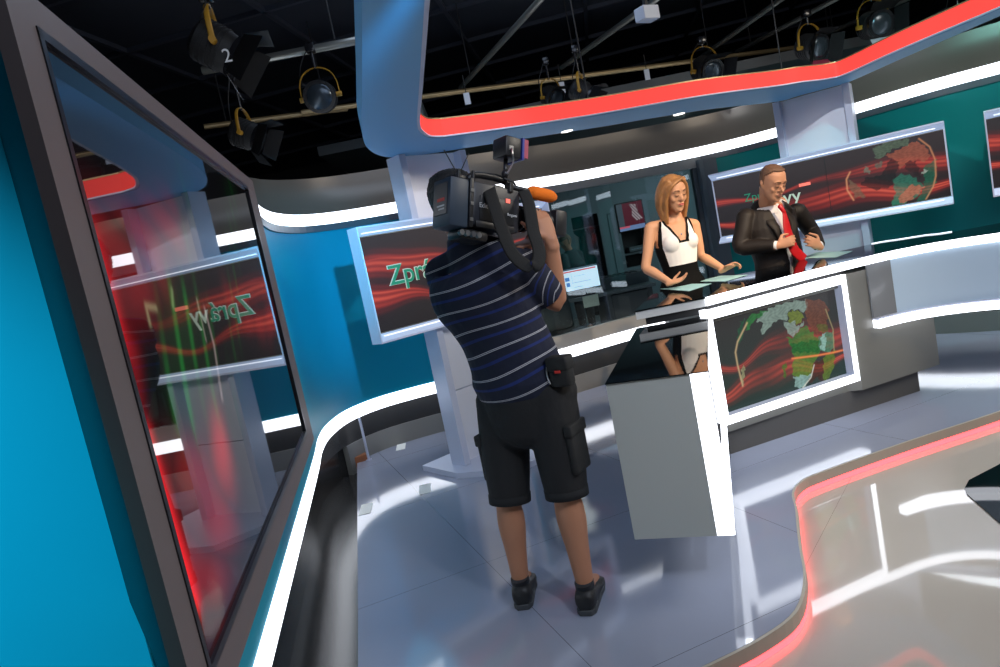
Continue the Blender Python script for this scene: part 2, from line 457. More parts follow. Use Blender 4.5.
# base of the wall: dark glossy panels and a grey skirting
b = new_bm(); strip(b, offset(FULL, .06), .17, .375, .06); struct(finish(b, 'trim_4', 'base_dark', autosmooth=40))
for k in range(0, len(FULL)-1, 2):
    pass
b = new_bm(); strip(b, offset(LEFT[28:], .045)+offset(MID[1:]+RIGHT[1:], .045), -.08, .17, .05); struct(finish(b, 'baseboard_back', 'skirting', autosmooth=40))
b = new_bm(); strip(b, offset(LEFT[:30], .10), -.084, .17, .05); struct(finish(b, 'baseboard_left', 'base_dark', autosmooth=40))
# lower and upper white light strips
b = new_bm(); strip(b, offset(FULL, -.036), .375, .478, .09)
tag(finish(b, 'light_strip', 'led_white', autosmooth=40), 'long white light strip along the foot of the blue set wall', 'light strip')
b = new_bm(); P_ = offset(FULL, -.03); strip(b, P_, [ztop(p) for p in FULL], [ztop(p)+.092 for p in FULL], .10)
tag(finish(b, 'light_strip', 'led_white', autosmooth=40), 'long white light strip running along the top of the set wall', 'light strip')
for nm_, P0 in (('trim_8', LEFT), ('trim_9', RIGHT)):
    b = new_bm(); strip(b, offset(P0, -.045), [ztop(p)-.055 for p in P0], [ztop(p)-.002 for p in P0], .02); struct(finish(b, nm_, 'trim_dark'))
# curved cornice above the upper strip
b = new_bm()
rings = []
for k, (d, z) in enumerate([(.10,.105),(.13,.14),(.17,.20),(.20,.27),(.215,.34),(.22,.42)]):
    pp = offset(FULL, d-.03)
    rings.append([V((p[0], p[1], ztop(q)+z)) for p, q in zip(pp, FULL)])
back = offset(FULL, .30)
rings.append([V((p[0], p[1], ztop(q)+.42)) for p, q in zip(back, FULL)])
rings.append([V((p[0], p[1], ztop(q)+.105)) for p, q in zip(back, FULL)])
cols = [[r[i] for r in rings] for i in range(len(FULL))]
loft(b, cols); struct(finish(b, 'trim_5', 'cornice', autosmooth=50))

# glazing of the control room window
b = new_bm(); strip(b, offset(MID, .03), .60, 1.93, .012)
w1 = struct(finish(b, 'window_1', 'window_glass'))
mat('mullion', (.05,.07,.08), .4)
for p, wd in ((MID[-1], .10), (MID[0], .06)):
    b = new_bm(); box(b, (p[0]-wd, p[1]-.03, .60), (p[0], p[1]+.06, 1.93)); finish(b, 'window_frame', 'mullion', w1)

# brown timber end in the gap beside the platform, and the slim post in front of the wall base
q = V((-1.44, 5.93, 0))
b = new_bm(); box(b, (-.16,-.05,-.078), (.10,.05,.03)); 
o = finish(b, 'timber_block', 'wood', None, M=Matrix.Translation((-1.42,5.80,.02)) @ Matrix.Rotation(.3,4,'Z'))
tag(o, 'brown wooden block in the dark gap between wall and platform corner', 'timber')
pa = atz(369,460,0); 
t_ = thing('support_post', 'slim white post standing on the platform below the wall light strip', 'post', (pa.x, pa.y, 0))
b = new_bm(); cyl(b, V((0,0,0)), V((0,0,.375)), .011, 12); finish(b, 'post', 'silver_edge', t_, autosmooth=40)
b = new_bm(); cyl(b, V((0,0,0)), V((0,0,.006)), .026, 16); finish(b, 'foot_plate', 'silver_edge', t_, autosmooth=40)
# small patches of light on the platform, painted as thin white squares
for (x, y, lab) in ((401,447,'small white painted light patch nearest the back wall'), (425,489,'small white painted light patch between the display base and the gap'), (361.5,510,'small white painted light patch at the very edge of the platform')):
    p = atz(x, y, 0); b = new_bm(); box(b, (-.040,-.10,.0005), (.040,.10,.003), M=Matrix.Translation((p.x+ (.03 if x < 370 else 0), p.y, 0)) @ Matrix.Rotation(.08,4,'Z'))
    tag(finish(b, 'light_patch', 'light_patch_white'), lab, 'light patch', 'white light patches')
# black glossy panel lying on the lower floor
pts = [atz(965,489,-.085), atz(969,481,-.085), atz(1000,465,-.085), atz(1080,432,-.085), atz(1130,560,-.085), atz(1000,524,-.085), atz(967,495,-.085)]
b = new_bm(); prism(b, [(p.x, p.y) for p in pts], -.0845, -.079)
tag(finish(b, 'floor_panel', 'glass_black'), 'black glossy panel with rounded corners lying on the cream lower floor', 'floor panel')

# studio shell
for nm, lo, hi in (('wall_front', (-4,-2.6,-.25), (8.5,-2.5,3.95)), ('wall_west', (-4.1,-2.6,-.25), (-4,14.1,3.95)), ('wall_east', (8.5,-2.6,-.25), (8.6,14.1,3.95)), ('wall_north', (-4,14,-.25), (8.5,14.1,3.95))):
    b = new_bm(); box(b, lo, hi); struct(finish(b, nm, 'black_studio'))
b = new_bm(); box(b, (-4.1,-2.6,3.85), (8.6,14.1,3.95)); ce = struct(finish(b, 'ceiling', 'ceiling_tile'))
# thin ribs of the ceiling grid
def barM(a, b_):
    d = b_-a; L = d.length; q = d.to_track_quat('X', 'Z'); return Matrix.Translation(a) @ q.to_matrix().to_4x4(), L
for k in range(7):
    b = new_bm(); y = 4.4+k*1.15; M_, L = barM(V((-3.9, y+1.1, 3.83)), V((8.4, y-1.5, 3.83))); box(b, (0,-.02,-.02), (L,.02,.02), M_)
    finish(b, 'ceiling_rib', 'ceiling_rib', ce)
for k in range(9):
    b = new_bm(); x = -3.4+k*1.35; M_, L = barM(V((x, 2, 3.83)), V((x+1.9, 13.8, 3.83))); box(b, (0,-.02,-.02), (L,.02,.02), M_)
    finish(b, 'ceiling_rib', 'ceiling_rib', ce)

# ================================================================ SUSPENDED CANOPY WITH THE RED STRIP
ZS = 2.28
def zpx(pts): return [tuple(atz(x, y, ZS))[:2] for x, y in pts]
inner = [(.20,.2), (.10,1.1)] + zpx([(424,10),(419,90),(417,118),(417.5,126),(419.5,131.5),(428,137.5),(440,138),(454,136.5),(520,127.5),(600,115),(700,97.5),(775,87.5),(800,83.5),(828,80),(848,74.4),(900,51),(1000,9),(1060,-17),(1130,-47)])
outer = [(.14,.2), (-.02,1.1)] + zpx([(362,10),(362,95),(362,130),(366,146),(378,155),(396,157.5),(421,155),(463,148.5),(520,139.5),(600,127),(700,110.5),(775,102),(800,95.5),(832,87),(849,82),(900,59.5),(1000,16),(1060,-11),(1130,-43)])
I_ = smooth_path(inner, 5); O_ = smooth_path(outer, 5)
assert len(I_) == len(O_)
cn = thing('ceiling_canopy', 'pale blue-grey ring-shaped canopy hanging above the set', 'canopy', (0,0,0))
b = new_bm(); n = len(I_)
va = [[b.verts.new((p[0], p[1], z)) for p in P] for P in (I_, O_) for z in (ZS, ZS+.121)]
for i in range(n-1):
    quadface(b, (va[0][i], va[0][i+1], va[2][i+1], va[2][i])); quadface(b, (va[1][i], va[3][i], va[3][i+1], va[1][i+1]))
    quadface(b, (va[0][i], va[1][i], va[1][i+1], va[0][i+1])); quadface(b, (va[2][i], va[2][i+1], va[3][i+1], va[3][i]))
finish(b, 'panel', 'canopy', cn, autosmooth=35)
b = new_bm(); strip(b, offset(I_, -.012), ZS+.012, ZS+.115, .011); finish(b, 'light_strip', 'led_red', cn, autosmooth=40)
b = new_bm(); strip(b, offset(I_, -.018), ZS+.115, ZS+.123, .02); finish(b, 'edge_rail', 'pipe', cn, autosmooth=40)
b = new_bm(); strip(b, offset(I_, -.018), ZS+.004, ZS+.012, .02); finish(b, 'edge_rail', 'silver_edge', cn, autosmooth=40)
for x, y in ((567,131), (679,114), (858,92), (584,178)):
    p = atz(x, y, ZS); 
    if y > 150: continue
    b = new_bm(); cyl(b, V((p.x, p.y, ZS-.004)), V((p.x, p.y, ZS+.01)), .045, 20); finish(b, 'downlight', 'light_face', cn, autosmooth=40)
for x, y in ((-.3,3.0), (-.4,4.8), (1.0,5.4), (2.7,5.9), (4.6,4.4)):
    b = new_bm(); cyl(b, V((x, y, ZS+.16)), V((x, y, 3.84)), .006, 8); finish(b, 'suspension_wire', 'black', cn)

# ================================================================ DISPLAY STANDS
def plane_frame(origin, az_deg):
    a = math.radians(az_deg); xd = V((math.sin(a), math.cos(a), 0)); return math.atan2(xd.y, xd.x), xd
def display_stand(label, loc, rz, W, z0, z1, cx0, cx1, picfn, picname, depth=.12, bd=.06, lower=True, base=True, gloss='acrylic', top=ZS, splits=1, sd_=True):
    """upright sign: lit frame round a wide display, carried by a column of two posts; x along the face, -y to the viewer"""
    t = thing('display_stand', label, 'display stand', loc, rz)
    z0b, z1b = z0, z1
    # frame: four sloping acrylic borders (outer edge flush at front, inner edge set back)
    sb = .010
    for za, zi in ((z0, z0+bd), (z1, z1-bd)):
        b = new_bm(); k0 = depth*.35
        sec = [(-depth, za), (-depth, za+(.012 if za == z0 else -.012)), (-k0, zi), (0, zi), (0, za)]
        A_ = [b.verts.new((sb if sd_ else 0, y, z)) for y, z in sec]; B_ = [b.verts.new((W-(sb if sd_ else 0), y, z)) for y, z in sec]
        for q in range(5): quadface(b, (A_[q], A_[(q+1)%5], B_[(q+1)%5], B_[q]), 1 if q == 1 else 0)
        quadface(b, A_, 0); quadface(b, B_, 0); finish(b, 'frame_ledge', ['acrylic','acrylic_glow'], t)
    for x0_ in (0, W-sb):
        b = new_bm(); box(b, (x0_, -(depth if sd_ else depth*.42), z0), (x0_+sb, 0, z1)); finish(b, 'frame_side', 'acrylic', t)
    # slim bright tubes tucked behind the inner lip
    for zz in (z0+bd*.62, z1-bd*.62):
        b = new_bm(); box(b, (bd, -depth*.62, zz-.009), (W-bd, -depth*.5, zz+.009)); finish(b, 'light_tube', 'led_soft', t)
    # beige lips and display
    for zz in (z0+bd, z1-bd-.006):
        b = new_bm(); box(b, (sb,-depth*.40,zz), (W-sb,-depth*.35+.004,zz+.006)); finish(b, 'screen_trim', 'pipe_grey', t)
    sw = W-2*sb; sh = z1-z0-2*bd
    s = picture(picname, sw, sh, 300, 110, picfn(sw, sh), 'screen_on', t, Matrix.Translation((sb, -depth*.34, z0+bd)))
    if splits > 1:
        b = new_bm(); box(b, (sw*.525,-.0022,0), (sw*.525+.004,0,sh)); finish(b, 'screen_joint', 'black', s)
    pw = .055
    for x in (cx0, cx1-pw):
        b = new_bm(); box(b, (x,-.06,z1), (x+pw,.10,top), bev=.003); finish(b, 'post', 'silver_edge', t)
        if lower:
            b = new_bm(); box(b, (x,-.06,.04), (x+pw,.10,z0), bev=.003); finish(b, 'post', 'silver_edge', t)
    b = new_bm(); box(b, (cx0+pw,.02,z1), (cx1-pw,.07,top)); finish(b, 'upper_panel', 'silver', t)
    if lower:
        zs = .04+(z0-.04)*.52
        for a_, c_ in ((.04, zs-.004), (zs+.004, z0)):
            b = new_bm(); box(b, (cx0+pw,.02,a_), (cx1-pw,.07,c_)); finish(b, 'lower_panel', 'silver', t)
    if base:
        b = new_bm(); prism(b, [(cx0-.13,-.12),(cx0+.08,-.50),(cx1-.04,-.56),(cx1+.30,-.20),(cx1+.22,.34),(cx0-.10,.34)], 0, .04)
        finish(b, 'base', 'silver_edge', t)
    return t, s

def zp_letters(scr, x, z, size, tilt=.0):
    M_ = Matrix.Translation((x, -.004, z)) @ Matrix.Rotation(PI/2, 4, 'X')
    a = text_mesh('Zprá', size, 'lettering', 'text_pale', scr, Matrix.Translation((x-.003, -.003, z+.002)) @ Matrix.Rotation(PI/2, 4, 'X'), .0004, bold=size*.03)
    g = text_mesh('Zprá', size, 'lettering', 'text_green', scr, Matrix.Translation((x, -.0055, z)) @ Matrix.Rotation(PI/2, 4, 'X'), .0004, bold=size*.008)
    w = max(v.co.x for v in g.data.vertices)
    c = text_mesh('vy', size, 'lettering', 'text_pale', scr, Matrix.Translation((x+w+.01, -.005, z)) @ Matrix.Rotation(PI/2, 4, 'X'), .0004, bold=size*.01)
    w2 = max(v.co.x for v in c.data.vertices)
    b = new_bm(); box(b, (x+w+w2+.005, -.005, z+size*.62), (x+w+w2+.005+size*.62, -.003, z+size*.76)); finish(b, 'logo_bar', 'text_flag', scr)

rzD, xD = plane_frame(None, 49.35)
def picD(w, h): return lambda X, Z: waves(X, Z, w, h, .1, 1.0)
W_D = 1.79
dstand, dscr = display_stand('silver display stand with lit frame behind the camera operator', (-.846, 4.636, 0), rzD, W_D, 1.06, 1.83, .49, 1.09, picD, 'screen')
zp_letters(dscr, .20, .30, .185)

rzA, xA = plane_frame(None, 126.13)
AO = V((2.241, 6.631, 0))
def locA(px, py):
    p = atplane(px, py, (AO.x, AO.y), (xA.x, xA.y)); d = p-V((AO.x, AO.y, 0)); return (d.x*xA.x+d.y*xA.y, p.z)
def a_px(cx, cy): return (840+cx/5.558, 100+cy/5.558)
def globe_cols(X, Z, rgb, shapes, conv):
    X0, Z0 = X, Z; X = X0+.006*np.sin(Z0*95+2*np.sin(X0*61))+.0015*np.sin(Z0*240+X0*90); Z = Z0+.006*np.sin(X0*88+2*np.sin(Z0*70))+.0015*np.sin(X0*210+Z0*130)
    grain = (.82+.18*np.sin(X0*120+3*np.sin(Z0*80))*np.sin(Z0*150+2*np.sin(X0*50)))[:, None]
    for pts, col in shapes:
        poly = [conv(*p) for p in pts]; m = inpoly(X, Z, poly)
        if isinstance(col[0], tuple):
            zs = [q[1] for q in poly]; lo, hi = min(zs), max(zs); t = np.clip((Z-lo)/(hi-lo), 0, 1)[:, None]
            c = np.array(col[0])*(1-t)+np.array(col[1])*t; rgb[m] = (c*grain*.85+rgb*.35)[m]
        else: rgb[m] = rgb[m]*.30+(np.array(col)[None]*grain*.75)[m]
    return rgb
A_SH = [([(190,270),(250,235),(380,215),(390,250),(300,270),(250,310),(210,330),(190,300)], (.10,.15,.10)),
 ([(255,310),(350,265),(430,225),(480,260),(505,310),(470,350),(430,330),(390,340),(340,380),(300,330)], (.34,.10,.06)),
 ([(295,440),(340,410),(400,420),(440,450),(470,480),(420,540),(330,590),(285,595),(310,520)], ((.02,.20,.12),(.02,.13,.09))),
 ([(330,540),(400,470),(470,480),(425,525),(390,560),(330,575)], (.50,.14,.08)),
 ([(470,370),(535,330),(535,460),(480,560),(430,565),(470,480)], (.01,.12,.07)),
 ([(475,380),(490,390),(470,410),(455,400)], (.35,.42,.35)),
 ([(140,370),(170,385),(165,410),(140,400)], (.16,.2,.15)),
 ([(200,350),(235,340),(240,375),(205,385)], (.10,.13,.10)),
 ([(50,430),(110,480),(145,540),(90,540),(60,500)], (.16,.11,.07)),
 ([(280,330),(330,345),(320,400),(290,480),(200,500),(120,470),(150,430),(230,420)], (.012,.014,.014)),
 ([(360,350),(420,335),(440,380),(450,440),(410,410),(370,385)], (.02,.016,.016))]
def picA(w, h):
    def f(X, Z):
        bd = .06
        rgb = waves(X, Z, w, h, .52, .95, ((.60,.06,.05,.75),(.26,.08,.07,1.0)))
        conv = lambda cx, cy: (lambda q: (q[0]-.010, q[1]-(1.155+bd)))(locA(*a_px(cx, cy)))
        rgb = globe_cols(X, Z, rgb, A_SH, conv)
        ln = [conv(*p) for p in [(440,215),(500,260),(530,330),(535,420),(520,480),(480,550)]]
        d = dist_line(X, Z, ln); k = np.exp(-(d/.005)**2)[:, None]; rgb = rgb*(1-k*.8)+np.array([.6,.25,.12])*k*.8
        ln = [conv(*p) for p in [(60,400),(40,440),(45,500),(80,555)]]
        d = dist_line(X, Z, ln); k = np.exp(-(d/.006)**2)[:, None]; rgb = rgb*(1-k*.8)+np.array([.7,.3,.15])*k*.8
        return rgb
    return f
tA, sA = display_stand('wide silver display stand with globe picture behind the man in the suit', (AO.x, AO.y, 0), rzA, 1.845, 1.155, 1.80, .63, 1.235, picA, 'screen', splits=2, sd_=False)
M_ = Matrix.Rotation(PI/2, 4, 'X')
lx, lz = locA(745, 202); g = text_mesh('Zprá', .10, 'lettering', 'text_green', sA, Matrix.Translation((lx, -.004, lz-1.215)) @ M_, .0004)
lx, lz = locA(791, 203); g = text_mesh('vy', .17, 'lettering', 'text_pale', sA, Matrix.Translation((lx-.06, -.004, lz-1.215)) @ M_, .0004, bold=.001)
lx, lz = locA(799, 187); b = new_bm(); box(b, (lx, -.004, lz-1.215), (lx+.095, -.003, lz-1.19)); finish(b, 'logo_bar', 'text_flag', sA)
def picB(w, h): return lambda X, Z: waves(X, Z, w, h, .33, 1.1)
a2 = AO + xA*2.10
tB, sB = display_stand('display stand cut by the right picture edge beside the teal wall', (a2.x, a2.y, 0), rzA, 1.6, 1.155, 1.80, .5, 1.1, picB, 'screen')

# ================================================================ LARGE WALL MONITOR ON THE LEFT
TAZ = math.radians(-9.55); tx = V((math.sin(TAZ), math.cos(TAZ), 0)); tn = V((tx.y, -tx.x, 0))
bk = V((-.813, 1.307, 0)); p0 = bk + tn*.273
rzT = math.atan2(tx.y, tx.x)
def locT(px, py):
    p = atplane(px, py, (p0.x, p0.y), (tx.x, tx.y)); d = p-V((p0.x, p0.y, 0)); return (d.x*tx.x+d.y*tx.y, p.z)
TL, TR, BR, BL = locT(35,25), locT(250,191), locT(304,440), locT(212,662)
NM = locT(92,333); TF = locT(256,191); BF = locT(310,436); BN = locT(245,667)
xs0 = locT(114,333)[0]; xs1 = (TR[0]+BR[0])/2; zt1 = (TL[1]+TR[1])/2; zb1 = (BL[1]+BR[1])/2
xo0 = NM[0]; xo1 = (TF[0]+BF[0])/2; zt2 = TF[1]; zb2 = (BF[1]+BN[1])/2
print('TV', xs0, xs1, zb1, zt1, xo0, xo1, zb2, zt2)
zt2 = max(zt2, zt1+.04)
wm = thing('wall_monitor', 'huge glossy wall monitor in grey frame leaning large at the left', 'monitor', (p0.x, p0.y, 0), rzT)
wm['label'] = 'huge glossy black monitor in grey frame on the left wall'
b = new_bm()
dep = .268; nb = (bk - p0).dot(tx)
A_ = [(xo0,0),(xo1,0),(xo1+.0,dep),(nb,dep)]
prism(b, [(A_[0][0],.012),(A_[1][0],.012),A_[2],A_[3]], zb2, zt2)
finish(b, 'housing', 'housing_teal', wm)
b = new_bm()
o = [(xo0,zb2),(xo1,zb2),(xo1,zt2),(xo0,zt2)]; ii = [(xs0,zb1),(xs1,zb1),(xs1,zt1),(xs0,zt1)]
fo = [b.verts.new((x,-.004,z)) for x,z in o]; fi = [b.verts.new((x,-.004,z)) for x,z in ii]; bo = [b.verts.new((x,.014,z)) for x,z in o]; bi = [b.verts.new((x,.014,z)) for x,z in ii]
for i in range(4):
    j = (i+1) % 4
    quadface(b, (fo[i],fo[j],fi[j],fi[i])); quadface(b, (bo[i],bo[j],fo[j],fo[i])); quadface(b, (fi[i],fi[j],bi[j],bi[i]))
finish(b, 'bezel', 'bezel', wm)
b = new_bm(); t_ = .012
for lo, hi in (((xs0,-.006,zb1),(xs0+t_,.008,zt1)), ((xs1-t_,-.006,zb1),(xs1,.008,zt1)), ((xs0,-.006,zb1),(xs1,.008,zb1+t_)), ((xs0,-.006,zt1-t_),(xs1,.008,zt1))): box(b, lo, hi)
finish(b, 'inner_rim', 'bezel_dark', wm)
TW, TH = xs1-xs0, zt1-zb1
def picT(X, Z):
    rgb = np.zeros((len(X), 3)); rgb += .001
    c = lambda x, y: (lambda q: (q[0]-xs0, q[1]-zb1))(locT(x, y))
    def blob(pts, wid, col, g):
        nonlocal rgb
        d = dist_line(X, Z, [c(*p) for p in pts]); k = np.exp(-(d/wid)**2)*g
        rgb += k[:, None]*np.array(col)
    fil = .35+.65*np.abs(np.sin(X*16+Z*11+3*np.sin(Z*9)))
    def sblob(pts, wid, col, g):
        nonlocal rgb
        d = dist_line(X, Z, [c(*p) for p in pts]); k = np.exp(-(d/wid)**2)*g*fil
        rgb += k[:, None]*np.array(col)
    red = (1.,.02,.03)
    blob([(92,245),(104,280),(118,340)], .030, red, .55)
    sblob([(90,230),(125,240),(175,225)], .05, red, .14)
    sblob([(110,290),(128,300),(160,280)], .045, red, .12)
    sblob([(118,330),(130,350),(134,400)], .03, red, .25)
    blob([(148,440),(165,500),(178,545),(195,600)], .022, red, .75)
    sblob([(165,490),(180,470),(215,470),(222,440)], .05, red, .16)
    sblob([(180,560),(210,570),(225,500),(222,450)], .07, red, .20)
    sblob([(230,300),(265,330),(275,300)], .05, red, .06)
    g = (.02,.45,.06)
    st = np.clip(np.sin(X*75+4*np.sin(Z*7)), 0, 1)**2
    for pts, gg in (([(172,300),(175,400)], .16), ([(188,310),(190,410)], .2), ([(205,320),(212,400)], .15), ([(185,180),(187,260)], .05), ([(232,190),(236,420)], .05)):
        d = dist_line(X, Z, [c(*p) for p in pts]); rgb += (np.exp(-(d/.05)**2)*gg*(.15+st))[:, None]*np.array(g)
    wl = (.8,.62,.6)
    blob([(205,310),(214,345),(222,398)], .007, wl, .22); blob([(197,300),(206,340)], .005, wl, .16)
    # bracket-like bright mark
    blob([(156,308),(146,306),(150,324)], .006, (.55,.6,.3), .25); blob([(172,290),(173,306)], .006, (.5,.6,.3), .2)
    return rgb
picture('screen', TW, TH, 360, 240, picT, 'screen_gloss', wm, Matrix.Translation((xs0, 0, zb1)))

# ================================================================ NEWS DESK
dk = thing('news_desk', 'large curved presenter desk with black glass top and glowing white edges', 'desk', (0,0,0))
front = [(.80,4.075), (1.0,4.065), (1.215,4.05), (1.45,4.14), (1.70,4.235), (2.0,4.345), (2.28,4.42), (2.52,4.485), (2.74,4.49), (2.95,4.42), (3.15,4.27), (3.36,4.05), (3.6,3.75), (3.9,3.3)]
rear = [(1.08,4.80), (1.25,4.86), (1.5,4.92), (1.9,5.00), (2.3,5.08)] + [tuple(atz(x, y, 1.0).xy) for x, y in ((872,244),(900,239.5),(925,235.5),(952,232))] + [(3.95,4.75), (4.3,4.1), (4.6,3.5)]
F_ = front[:2] + smooth_path(front[2:], 4); Rr_ = smooth_path(rear, 4)
F2 = F_[2:]
poly = F_ + list(reversed(Rr_))
b = new_bm(); prism(b, poly, .992, 1.0)
finish(b, 'desktop', 'glass_black', dk)
b = new_bm(); prism(b, [(p[0]+.004, p[1]+.006) for p in F_[:3]] + [(p[0], p[1]+.02) for p in F2[1:]] + [(p[0], p[1]-.01) for p in reversed(Rr_)], .945, .992)
finish(b, 'desktop_core', 'slab_pale', dk)
b = new_bm(); strip(b, offset(F2, -.004), .948, .999, .009, side=1); finish(b, 'edge_light', 'led_white', dk, autosmooth=40)
b = new_bm(); strip(b, [p for p in F2 if p[0] < 2.22], .922, .945, .02, side=1); finish(b, 'shadow_gap', 'black', dk, autosmooth=40)
b = new_bm(); strip(b, offset(Rr_, .0)[20:33], 1.0, 1.006, .012, side=1); finish(b, 'rear_edge_light', 'led_soft', dk, autosmooth=40)
# cabinet below
bd_ = [atz(732,437,.15), atz(946,366,.15)]; e0 = V((1.21,4.06)); e1 = V((2.90,4.60))
b = new_bm(); prism(b, [(1.19,4.115),(2.16,4.47),(2.24,4.43),(2.90,4.655),(2.80,4.95),(1.12,4.62)], .15, .915); finish(b, 'cabinet', 'desk_olive', dk)
b = new_bm(); prism(b, [(1.245,4.165),(2.737,4.645),(2.65,4.9),(1.2,4.6)], 0, .15); finish(b, 'plinth', 'plinth', dk)
# glowing frame round the front display
fx = V((2.206-1.204, 4.378-4.01, 0)); fw = fx.length; rzF = math.atan2(fx.y, fx.x)
fr = bpy.data.objects.new('display_frame', None)
Mf = Matrix.Translation((1.204, 4.005, 0)) @ Matrix.Rotation(rzF, 4, 'Z')
def xf(bm_): bmesh.ops.transform(bm_, matrix=Mf, verts=bm_.verts); return bm_
zb, zt = .235, .925
b = new_bm()
o = [(0,zb),(fw,zb),(fw,zt),(0,zt)]; ii = [(.022,zb+.050),(fw-.042,zb+.050),(fw-.042,zt-.054),(.022,zt-.054)]
fo = [b.verts.new((x,0,z)) for x,z in o]; fi = [b.verts.new((x,0,z)) for x,z in ii]; bo = [b.verts.new((x,.085,z)) for x,z in o]; bi = [b.verts.new((x,.07,z)) for x,z in ii]
for i in range(4):
    j = (i+1) % 4
    quadface(b, (fo[i],fo[j],fi[j],fi[i]), 0); quadface(b, (bo[i],bo[j],fo[j],fo[i]), 0); quadface(b, (fi[i],fi[j],bi[j],bi[i]), 1)
frm = finish(xf(b), 'display_frame', ['led_white','acrylic'], dk)
K = 810/170.
def b_px(cx, cy): return (700+cx/K, 260+cy/K)
xF = fx.normalized(); sO = V((1.204, 4.005, 0)) + V((-xF.y, xF.x, 0))*.06
def locF(px, py):
    p = atplane(px, py, (sO.x, sO.y), (xF.x, xF.y)); d = p-sO; return (d.x*xF.x+d.y*xF.y, p.z)
SW, SH_ = fw-.064, zt-zb-.104
B_SH = [([(300,250),(345,225),(400,205),(450,195),(510,190),(515,240),(495,250),(470,235),(430,240),(415,265),(420,290),(385,285),(360,290),(330,320),(305,360),(290,355),(300,300),(270,290),(290,265)], (.26,.36,.31)),
 ([(235,265),(330,235),(300,262),(265,285),(240,320),(215,345),(222,300)], (.03,.20,.05)),
 ([(195,290),(215,280),(200,380),(180,400),(180,340)], (.02,.10,.05)),
 ([(415,265),(440,240),(480,245),(495,275),(480,305),(450,300),(430,295)], (.18,.24,.04)),
 ([(395,300),(450,293),(470,320),(497,290),(490,312),(445,368),(420,340)], (.28,.38,.33)),
 ([(415,370),(445,370),(500,310),(540,350),(568,380),(570,460),(545,490),(535,548),(470,560),(438,540),(450,460),(440,420)], ((.10,.22,.02),(.01,.17,.035))),
 ([(430,400),(570,380),(570,440),(440,440)], (.0,.12,.025)),
 ([(448,555),(540,545),(505,600),(475,618),(455,598)], (.30,.50,.46)),
 ([(505,190),(590,190),(615,240),(605,310),(560,360),(530,330),(505,270)], (.17,.06,.035)),
 ([(560,310),(600,300),(615,340),(570,345)], (.10,.12,.03)),
 ([(565,370),(600,345),(635,340),(640,400),(625,440),(570,435)], (.05,.24,.14)),
 ([(580,350),(600,348),(600,430),(575,430)], (.30,.52,.46)),
 ([(590,465),(645,430),(640,500),(610,575),(588,580)], (.12,.20,.02)),
 ([(540,500),(590,465),(588,580),(560,560),(520,590)], (.06,.02,.012)),
 ([(395,495),(412,490),(410,560),(398,550)], (.04,.16,.02)),
 ([(205,500),(215,520),(208,600),(195,560)], (.30,.30,.16))]
def picF(X, Z):
    rgb = waves(X, Z, SW, SH_, .62, 1.0, ((.50,.07,.07,.55),(.22,.06,.055,.8)))
    rgb[:, 1] += .020*(1.2-Z/SH_); rgb[:, 2] += .014*(1.2-Z/SH_)
    conv = lambda cx, cy: (lambda q: (q[0]-.022, q[1]-(zb+.050)))(locF(*b_px(cx, cy)))
    rgb = globe_cols(X, Z, rgb, B_SH, conv)
    for ln, c, w_ in (([(225,300),(180,390),(170,440),(180,500),(205,600)], (.55,.40,.22), .006), ([(545,500),(530,560),(490,610)], (.7,.7,.6), .004), ([(440,470),(560,455),(640,440),(700,425)], (1.,.25,.08), .006), ([(600,235),(635,330),(640,430)], (.35,.3,.15), .004)):
        d = dist_line(X, Z, [conv(*p) for p in ln]); k = np.exp(-(d/w_)**2)[:, None]*.8; rgb = rgb*(1-k)+np.array(c)*k
    return rgb
picture('screen', SW, SH_, 260, 160, picF, 'screen_on', dk, Mf @ Matrix.Translation((.022, .062, zb+.050)))
b = new_bm(); box(b, (.02,.03,zt-.078), (fw-.044,.07,zt-.054)); finish(xf(b), 'screen_trim', 'pipe_grey', dk)
# low wing reaching towards the camera
w0, w1_, w2, w3 = (.374,2.75), (.745,2.612), (1.2,4.0), (.79,4.06)
tr = .83
wm_ = (w0[0]+(w1_[0]-w0[0])*tr, w0[1]+(w1_[1]-w0[1])*tr)
inn = (wm_[0]+(w2[0]-w1_[0])*1.0, wm_[1]+(w2[1]-w1_[1])*1.0)
b = new_bm(); prism(b, [w0, wm_, inn, w3], .235, .896); finish(b, 'wing_cabinet', 'desk_grey', dk)
b = new_bm(); prism(b, [(w0[0]-.004,w0[1]-.006), (w1_[0],w1_[1]-.006), w2, w3], .896, .900); finish(b, 'wing_top', 'glass_black', dk)
b = new_bm(); du = V((w2[0]-w1_[0], w2[1]-w1_[1], 0)).normalized()
q1 = (wm_[0]+du.x*.05, wm_[1]+du.y*.05); q2 = (w1_[0]+du.x*.05, w1_[1]+du.y*.05)
prism(b, [wm_, w1_, q2, q1], .235, .895); finish(b, 'wing_edge_light', 'led_white', dk)
nrm = V((-du.y, du.x, 0))
b = new_bm(); prism(b, [w1_, w2, (w2[0]+nrm.x*.03, w2[1]+nrm.y*.03), (w1_[0]+nrm.x*.03, w1_[1]+nrm.y*.03)], .235, .275); finish(b, 'wing_rail_light', 'led_white', dk)
b = new_bm(); prism(b, [(1.0,4.2),(1.22,4.1),(1.22,4.3),(1.0,4.4)], 0, .235); finish(b, 'wing_foot', 'plinth', dk)
b = new_bm(); prism(b, [(.86,4.10),(1.21,4.085),(1.24,4.3),(1.08,4.7),(1.0,4.7)], .9005, .945); finish(b, 'gap_shade_block', 'black', dk)  # black block added to keep the gap under the slab dark
